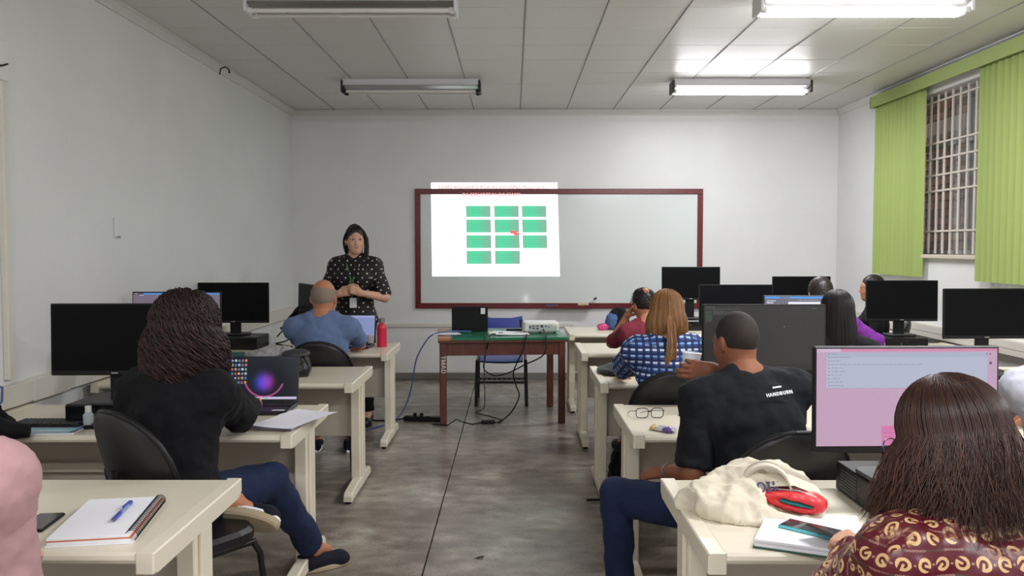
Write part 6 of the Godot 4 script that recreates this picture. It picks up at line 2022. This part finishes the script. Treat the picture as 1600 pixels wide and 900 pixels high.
func build_people() -> void:
	pattern_mats()
	var s1 := skin("skin_light", rgb(214, 166, 140))
	var s2 := skin("skin_tan", rgb(188, 128, 96))
	var s3 := skin("skin_brown", rgb(140, 88, 64))
	var denim := cloth("denim_navy", rgb(34, 44, 74))
	var denim2 := cloth("denim_blue", rgb(62, 86, 128))
	var blackc := cloth("black_cloth", rgb(24, 24, 27))
	var hblack := hair_mat("hair_black", rgb(14, 11, 11), rgb(44, 34, 32))
	# 1 presenter
	var p := person({"label": "standing woman in black dotted blouse presenting with clasped hands", "at": V(-1.37, 0.91, -7.42), "yaw": PI - 0.12, "stand": true, "lean": -0.02, "hyaw": 0.42, "hpitch": 0.02, "s": 1.02,
		"L": [V(-1.28, 1.155, -7.17), V(0.7, -1, -0.1), V(-0.75, 0.35, 0.25), V(-0.3, -0.2, -1), "grip"], "R": [V(-1.47, 1.145, -7.18), V(-0.7, -1, -0.1), V(0.85, 0.25, 0.2), V(0.2, -0.2, -1), "grip"],
		"skin": s1, "top": mats.dotted_blouse, "flatprint": mats.dotted_blouse_flat, "topname": "blouse", "sleeve": 0.95, "loose": 0.024, "wrinkle": 0.006, "pants": blackc, "cap": "parted", "hair": hblack, "skirted": true})
	var hs := Shape.new()
	var T: Transform3D = p.head
	long_hair(hs, T, {"len": func(a: float) -> float: return 0.22, "phi": 1.05, "n": 220, "flare": 0.0, "rx": 0.082, "rz": 0.104, "th": 1.7})
	lock(hs, [T * V(-0.02, 0.125, -0.04), T * V(-0.08, 0.05, -0.035), T * V(-0.092, -0.06, -0.03), T * V(-0.07, -0.20, -0.075), T * V(-0.04, -0.36, -0.12), T * V(0.0, -0.50, -0.13)], 0.013, 0.030, 130, 3)
	lock(hs, [T * V(0.02, 0.128, -0.03), T * V(0.076, 0.06, -0.03), T * V(0.087, -0.01, 0.03), T * V(0.07, -0.10, 0.06)], 0.010, 0.014, 60, 4)
	hair_on(p, "strands", hs, hblack)
	var nd: Node3D = p.node
	var ch: Vector3 = (p.off as Transform3D) * (p.chest as Vector3)
	var ln := put(nd, "lanyard", Shape.new().tube([ch + V(-0.075, 0.20, 0.02), ch + V(-0.05, 0.14, 0.11), ch + V(-0.01, 0.03, 0.165), ch + V(0.0, -0.12, 0.165)], 0.006, 6, true, 0.35).tube([ch + V(0.075, 0.20, 0.02), ch + V(0.05, 0.14, 0.11), ch + V(0.01, 0.03, 0.165), ch + V(0.0, -0.12, 0.165)], 0.006, 6, true, 0.35), mat("lanyard_green", rgb(74, 140, 74), 0.6))
	put(ln, "badge", Shape.new().box(ch + V(0.01, -0.17, 0.168), V(0.06, 0.085, 0.003), 0.001), mats.paper)
	put(nd, "earring", Shape.new().ball(V(0.079, -0.036, 0.0), V(0.006, 0.008, 0.006), 8).ball(V(-0.079, -0.036, 0.0), V(0.006, 0.008, 0.006), 8), mats.steel, (p.off as Transform3D) * T)
	# 2 curly haired woman in black
	var toe := V(0.97, -0.16, 0.12).normalized()
	var fup := V(0.05, 0.52, -0.85)
	fup = (fup - toe * fup.dot(toe)).normalized()
	var foot := Transform3D(Basis(fup.cross(-toe), fup, -toe), V(-1.125, 0.465, -3.40))
	p = person({"label": "seated woman in black jacket with long dark curly hair", "at": V(-1.36, 0, -3.36), "yaw": -0.12, "lean": 0.10, "hyaw": -0.12, "hpitch": 0.22, "wide": 1.04, "girth": 1.14, "drop": 0.085,
		"L": [V(-1.60, 0.77, -3.88), V(-0.45, -1, 0.25), V(0.3, 0, -1), V(0, -1, 0), "relaxed"], "R": [V(-1.205, 0.825, -3.90), V(0.30, -1, 0.0), V(-0.12, 0.06, -1), V(0, -1, -0.1), "typing"],
		"legR": [V(-1.06, 0.53, -3.68), V(-0.95, 0.11, -4.02)], "legL": [V(-1.62, 0.62, -3.55), V(-1.20, 0.555, -3.43)], "toeL": V(-1.06, 0.49, -3.41),
		"footL": foot, "footR": Transform3D(Basis(Vector3.UP, -0.9), V(-0.95, 0, -4.02)),
		"skin": s2, "top": blackc, "topname": "jacket", "sleeve": 1.82, "loose": 0.022, "wrinkle": 0.016, "pants": denim, "cap": "full", "hair": hair_mat("hair_curly", rgb(24, 14, 14), rgb(84, 44, 42), 0.55), "sole": mat("khaki_sole", rgb(168, 152, 124), 0.8), "shoe": cloth("shoe_navy", rgb(30, 32, 42)), "ccell": 0.011, "sneaker": true})
	hs = Shape.new()
	long_hair(hs, p.head, {"len": func(a: float) -> float: return 0.30 - 0.03 * absf(a), "phi": 2.1, "n": 1000, "rx": 0.118, "ry": 0.122, "rz": 0.128, "th": 1.6, "flare": 0.035, "tuck": -0.005, "curl": 0.016, "seg1": 13, "freq": 80.0, "r": 0.0036, "jit": 0.10, "seg": 26, "seed": 12})
	hair_on(p, "strands", hs, mats.hair_curly)
	# 3 man in blue
	p = person({"label": "seated man in blue shirt with cropped grey hair", "at": V(-1.36, 0, -6.03), "yaw": 0.0, "fem": false, "lean": 0.08, "hyaw": -0.05, "hpitch": 0.12, "s": 0.98, "girth": 1.06, "wide": 1.08, "drop": 0.075, "hscale": 1.14,
		"L": [V(-1.56, 0.765, -6.62), V(-1, -0.8, 0.2), V(0.4, 0, -1), V(0, -1, 0), "typing"], "R": [V(-1.16, 0.765, -6.60), V(1, -0.7, 0.2), V(-0.5, 0, -1), V(0, -1, 0), "typing"],
		"skin": s2, "top": cloth("shirt_blue", rgb(112, 132, 172)), "sleeve": 0.92, "loose": 0.02, "pants": denim2, "cap": "ring", "hair": mat("hair_grey", rgb(142, 124, 110), 0.9), "shoe": cloth("shoe_dark", rgb(32, 36, 52)), "sole": mats.paper, "brow": mat("brow_grey", rgb(110, 104, 98), 0.8)})
	# 4 person in mint
	p = person({"label": "person in mint shirt mostly hidden behind curly haired woman", "at": V(-1.84, 0, -4.66), "lean": 0.14, "hpitch": 0.3, "s": 0.93, "L": [V(-2.05, 0.765, -5.12)], "R": [V(-1.68, 0.83, -5.0), V(1, -0.6, 0.2), V(-0.2, 0.2, -1), V(-1, -0.4, 0), "grip"],
		"skin": s1, "top": cloth("shirt_mint", rgb(164, 208, 188)), "sleeve": 1.75, "pants": denim, "cap": "short", "hair": hblack})
	# 5 person in pink at the frame's edge
	p = person({"label": "person in dusty pink top cut off by left edge", "at": V(-1.255, 0.615, -1.74), "lean": 0.0, "girth": 1.1, "wide": 1.15, "L": [V(-1.56, 0.78, -2.30)], "R": [V(-1.19, 0.80, -2.04), V(0.15, -1, 0.3), V(-0.35, -0.2, -1), V(-0.4, -1, 0), "relaxed"],
		"skin": s1, "top": cloth("top_pink", rgb(200, 158, 160)), "topname": "top", "sleeve": 1.55, "pants": denim, "cap": "full", "hair": hblack, "ccell": 0.011, "loose": 0.022})
	# 6 woman in maroon
	p = person({"label": "seated woman in maroon ring-patterned shirt with brown wavy hair", "at": V(0.965, 0.505, -1.61), "yaw": 0.22, "lean": 0.15, "hyaw": 0.33, "hpitch": 0.28, "s": 0.98, "girth": 1.12, "wide": 1.14,
		"L": [V(0.86, 0.80, -2.09), V(-0.8, -0.9, 0.3), V(-0.30, 0.06, -1.0), V(0.3, -1, 0), "grip"], "R": [V(1.25, 0.77, -2.18)],
		"skin": s1, "top": mats.maroon_print, "flatprint": mats.maroon_print_flat, "sleeve": 1.8, "loose": 0.024, "wrinkle": 0.014, "pants": denim, "cap": "full", "hair": hair_mat("hair_brown", rgb(44, 26, 21), rgb(112, 64, 44), 0.36), "ccell": 0.009, "cell": 0.014})
	hs = Shape.new()
	long_hair(hs, p.head, {"len": func(a: float) -> float: return 0.225 - 0.016 * absf(a), "phi": 2.15, "n": 3400, "flick": 0.045, "short": 0.62, "rx": 0.102, "ry": 0.108, "rz": 0.116, "th": 1.62, "flare": 0.028, "tuck": 0.024, "wave": 0.013, "freq": 30.0, "r": 0.0014, "jit": 0.07, "seg": 11, "seed": 22})
	hair_on(p, "strands", hs, mats.hair_brown)
	eyeglasses_on(p)
	# 7 man with cup
	p = person({"label": "seated man in black printed t-shirt drinking from a cup", "at": V(0.95, 0, -3.20), "yaw": 0.18, "fem": false, "lean": 0.12, "slouch": 0.08, "roll": -0.06, "hyaw": 0.25, "hpitch": 0.2, "s": 0.985, "girth": 1.06, "wide": 1.05,
		"L": [V(0.625, 0.635, -3.44), V(0.15, -0.3, 1), V(-0.75, -0.25, -0.6), V(0.6, -1, 0), "relaxed"], "R": [V(0.81, 1.045, -3.46), V(0.7, -1, -0.2), V(-1.0, 0.06, 0.10), V(0.1, 0, -1), "cup"],
		"legL": [V(0.43, 0.52, -3.50), V(0.44, 0.10, -3.48)], "legR": [V(1.03, 0.54, -3.66), V(1.03, 0.10, -3.6)],
		"skin": s3, "top": cloth("tshirt_black", rgb(27, 29, 33)), "topname": "t_shirt", "sleeve": 0.93, "loose": 0.024, "wrinkle": 0.014, "pants": denim, "cap": "buzz", "hair": mat("hair_buzz", rgb(40, 31, 27), 0.8), "ccell": 0.011})
	var bb: Basis = p.tb2
	var tx: Vector3 = (p.chest as Vector3) + bb * V(0.055, 0.11, 0.155)
	put(p.shirt, "print", text_mesh("HANDBURN", 0.036, 0.105, true), mats.paper, (p.off as Transform3D) * Transform3D(bb * Basis(Vector3.RIGHT, -0.28) * Basis(Vector3.BACK, 0.06), tx))
	put(p.shirt, "print", Shape.new().box(V(0, 0.026, 0), V(0.035, 0.006, 0.001), 0), mats.paper, (p.off as Transform3D) * Transform3D(bb * Basis(Vector3.RIGHT, -0.28) * Basis(Vector3.BACK, 0.06), tx))
	var wt: Vector3 = (p.wr as Dictionary).L
	var we: Vector3 = ((p.el as Dictionary).L - wt).normalized()
	var wa: Vector3 = (p.off as Transform3D) * (wt + we * 0.02)
	put(p.node, "wristwatch", Shape.new().tube([wa - we * 0.009, wa + we * 0.009], 0.034, 16), mats.steel)
	# 8 woman in plaid
	p = person({"label": "seated woman in blue plaid shirt with long light brown hair", "at": V(0.86, 0, -4.64), "yaw": 0.05, "lean": 0.12, "hyaw": -0.1, "hpitch": 0.15, "s": 0.95, "girth": 1.14, "wide": 1.16,
		"L": [V(0.66, 0.77, -5.22), V(-1, -0.7, 0.2)], "R": [V(1.08, 0.77, -5.22), V(1, -0.7, 0.2)], "skin": s1, "top": mats.plaid_cloth, "flatprint": mats.plaid_cloth_flat, "sleeve": 1.8, "loose": 0.022, "pants": denim, "cap": "full", "hair": hair_mat("hair_honey", rgb(118, 78, 44), rgb(214, 162, 104), 0.4)})
	hs = Shape.new()
	T = p.head
	long_hair(hs, T, {"len": func(a: float) -> float: return 0.13 + 0.02 * absf(a), "phi": 2.1, "n": 700, "rx": 0.096, "ry": 0.110, "rz": 0.112, "th": 1.7, "flare": 0.022, "r": 0.0024, "jit": 0.06, "seed": 31})
	lock(hs, [T * V(0.0, -0.02, 0.125), T * V(0.005, -0.10, 0.15), T * V(0.0, -0.19, 0.165), T * V(-0.02, -0.28, 0.165), T * V(-0.045, -0.36, 0.15)], 0.024, 0.014, 110, 8, 0.010)
	lock(hs, [T * V(0.01, -0.04, 0.13), T * V(0.02, -0.16, 0.165), T * V(0.01, -0.30, 0.16), T * V(-0.005, -0.38, 0.14)], 0.016, 0.008, 60, 9, 0.008)
	hair_on(p, "strands", hs, mats.hair_honey)
	# 9 man in dark red
	p = person({"label": "seated man in dark red shirt leaning cheek on hand", "at": V(1.04, 0, -6.04), "yaw": 0.2, "fem": false, "lean": 0.18, "roll": -0.10, "hyaw": 0.1, "hpitch": 0.12, "hroll": -0.12, "s": 0.92,
		"L": [V(0.84, 1.03, -6.33), V(-0.6, -1, -0.3), V(0.45, 0.75, 0.25), V(0.9, -0.3, 0.2), "fist"], "R": [V(1.28, 0.77, -6.62)], "skin": s2, "top": cloth("shirt_wine", rgb(132, 52, 66)), "sleeve": 0.85, "pants": denim, "cap": "short", "hair": hblack})
	hs = Shape.new()
	var r := RandomNumberGenerator.new()
	r.seed = 77
	T = p.head
	for k in 420:
		var th := r.randf_range(0.35, 1.55)
		var ph := r.randf_range(-2.2, 2.2)
		if th < 0.62 and absf(ph) < 1.2:
			continue
		var d := V(sin(th) * sin(ph), cos(th), sin(th) * cos(ph))
		var a := V(0, 0.036, 0.016) + d * V(0.082, 0.100, 0.101)
		strand(hs, [T * a, T * (a + d * 0.010 + V(r.randf_range(-1, 1), -0.3, r.randf_range(-1, 1)) * 0.006), T * (a + d * 0.016 + V(r.randf_range(-1, 1), -1.0, r.randf_range(-1, 1)) * 0.012)], 0.0022, r.randf())
	hair_on(p, "strands", hs, hblack)
	put(p.hair, "bald_patch", Shape.new().ball(V(0.0, 0.092, 0.062), V(0.036, 0.043, 0.042), 14), s2)
	# 10 woman with long straight hair
	p = person({"label": "seated woman seen from behind with long straight dark hair", "at": V(1.80, 0, -4.65), "lean": 0.10, "hpitch": 0.1, "hyaw": -0.1, "s": 0.95, "L": [V(1.58, 0.77, -5.2)], "R": [V(2.03, 0.77, -5.2)], "skin": s1, "top": blackc, "pants": denim, "cap": "full", "hair": hblack})
	hs = Shape.new()
	long_hair(hs, p.head, {"len": func(a: float) -> float: return 0.36 - 0.02 * absf(a), "phi": 2.0, "n": 700, "rx": 0.090, "ry": 0.106, "rz": 0.110, "th": 1.65, "flare": 0.012, "tuck": 0.02, "r": 0.0024, "jit": 0.04, "seed": 41})
	hair_on(p, "strands", hs, hblack)
	# 11 person in purple
	p = person({"label": "seated person in purple shirt reaching right with black hair", "at": V(2.18, 0, -6.02), "yaw": -0.2, "lean": 0.10, "hyaw": 0.2, "hpitch": 0.1, "wide": 1.15, "s": 0.99, "L": [V(2.0, 0.77, -6.62)], "R": [V(2.62, 0.88, -6.35), V(0.9, -0.6, 0.4), V(0.7, -0.15, -1), V(0, -1, 0), "relaxed"],
		"skin": s2, "top": cloth("shirt_purple", rgb(132, 56, 160)), "sleeve": 1.0, "loose": 0.022, "pants": denim, "cap": "full", "hair": hblack})
	# 12 person in profile by the window
	p = person({"label": "seated person in profile half hidden behind window-side monitor", "at": V(3.17, 0, -7.47), "yaw": 1.25, "lean": 0.02, "hyaw": 0.15, "hpitch": 0.0, "s": 0.94, "L": [V(2.85, 0.70, -7.28)], "R": [V(2.85, 0.70, -7.62)], "skin": s2, "top": blackc, "pants": denim, "cap": "full", "hair": hblack})
	# 13 person with white sleeve
	p = person({"label": "person in white long sleeved shirt cut off at right", "at": V(2.14, 0, -3.2), "lean": 0.06, "s": 1.03, "fem": false, "L": [V(1.98, 0.77, -3.80), V(-0.9, -0.8, 0.2)], "R": [V(2.32, 0.77, -3.85)], "skin": s2, "top": cloth("shirt_white", rgb(204, 206, 218)), "sleeve": 1.9, "loose": 0.02, "pants": denim, "cap": "short", "hair": hblack, "wrinkle": 0.016})

func eyeglasses_on(p: Dictionary) -> void:
	var sh := Shape.new()
	for q: float in [-1.0, 1.0]:
		var ring := []
		for k in 19:
			var a := TAU * k / 18.0
			ring.append(V(q * 0.034 + cos(a) * 0.027, 0.004 + signf(sin(a)) * pow(absf(sin(a)), 0.8) * 0.022, -0.112 + absf(cos(a) * 0.004)))
		sh.tube(ring, 0.0016, 6, false)
		sh.tube([V(q * 0.060, 0.012, -0.110), V(q * 0.074, 0.012, -0.095), V(q * 0.080, 0.010, 0.0), V(q * 0.078, -0.01, 0.02)], 0.0022, 6)
	sh.tube([V(-0.008, 0.006, -0.114), V(0.0, 0.009, -0.116), V(0.008, 0.006, -0.114)], 0.0018, 6)
	put(p.node, "eyeglasses", sh, mat("glasses_mauve", rgb(110, 84, 110), 0.25, 0.4), (p.off as Transform3D) * (p.head as Transform3D))
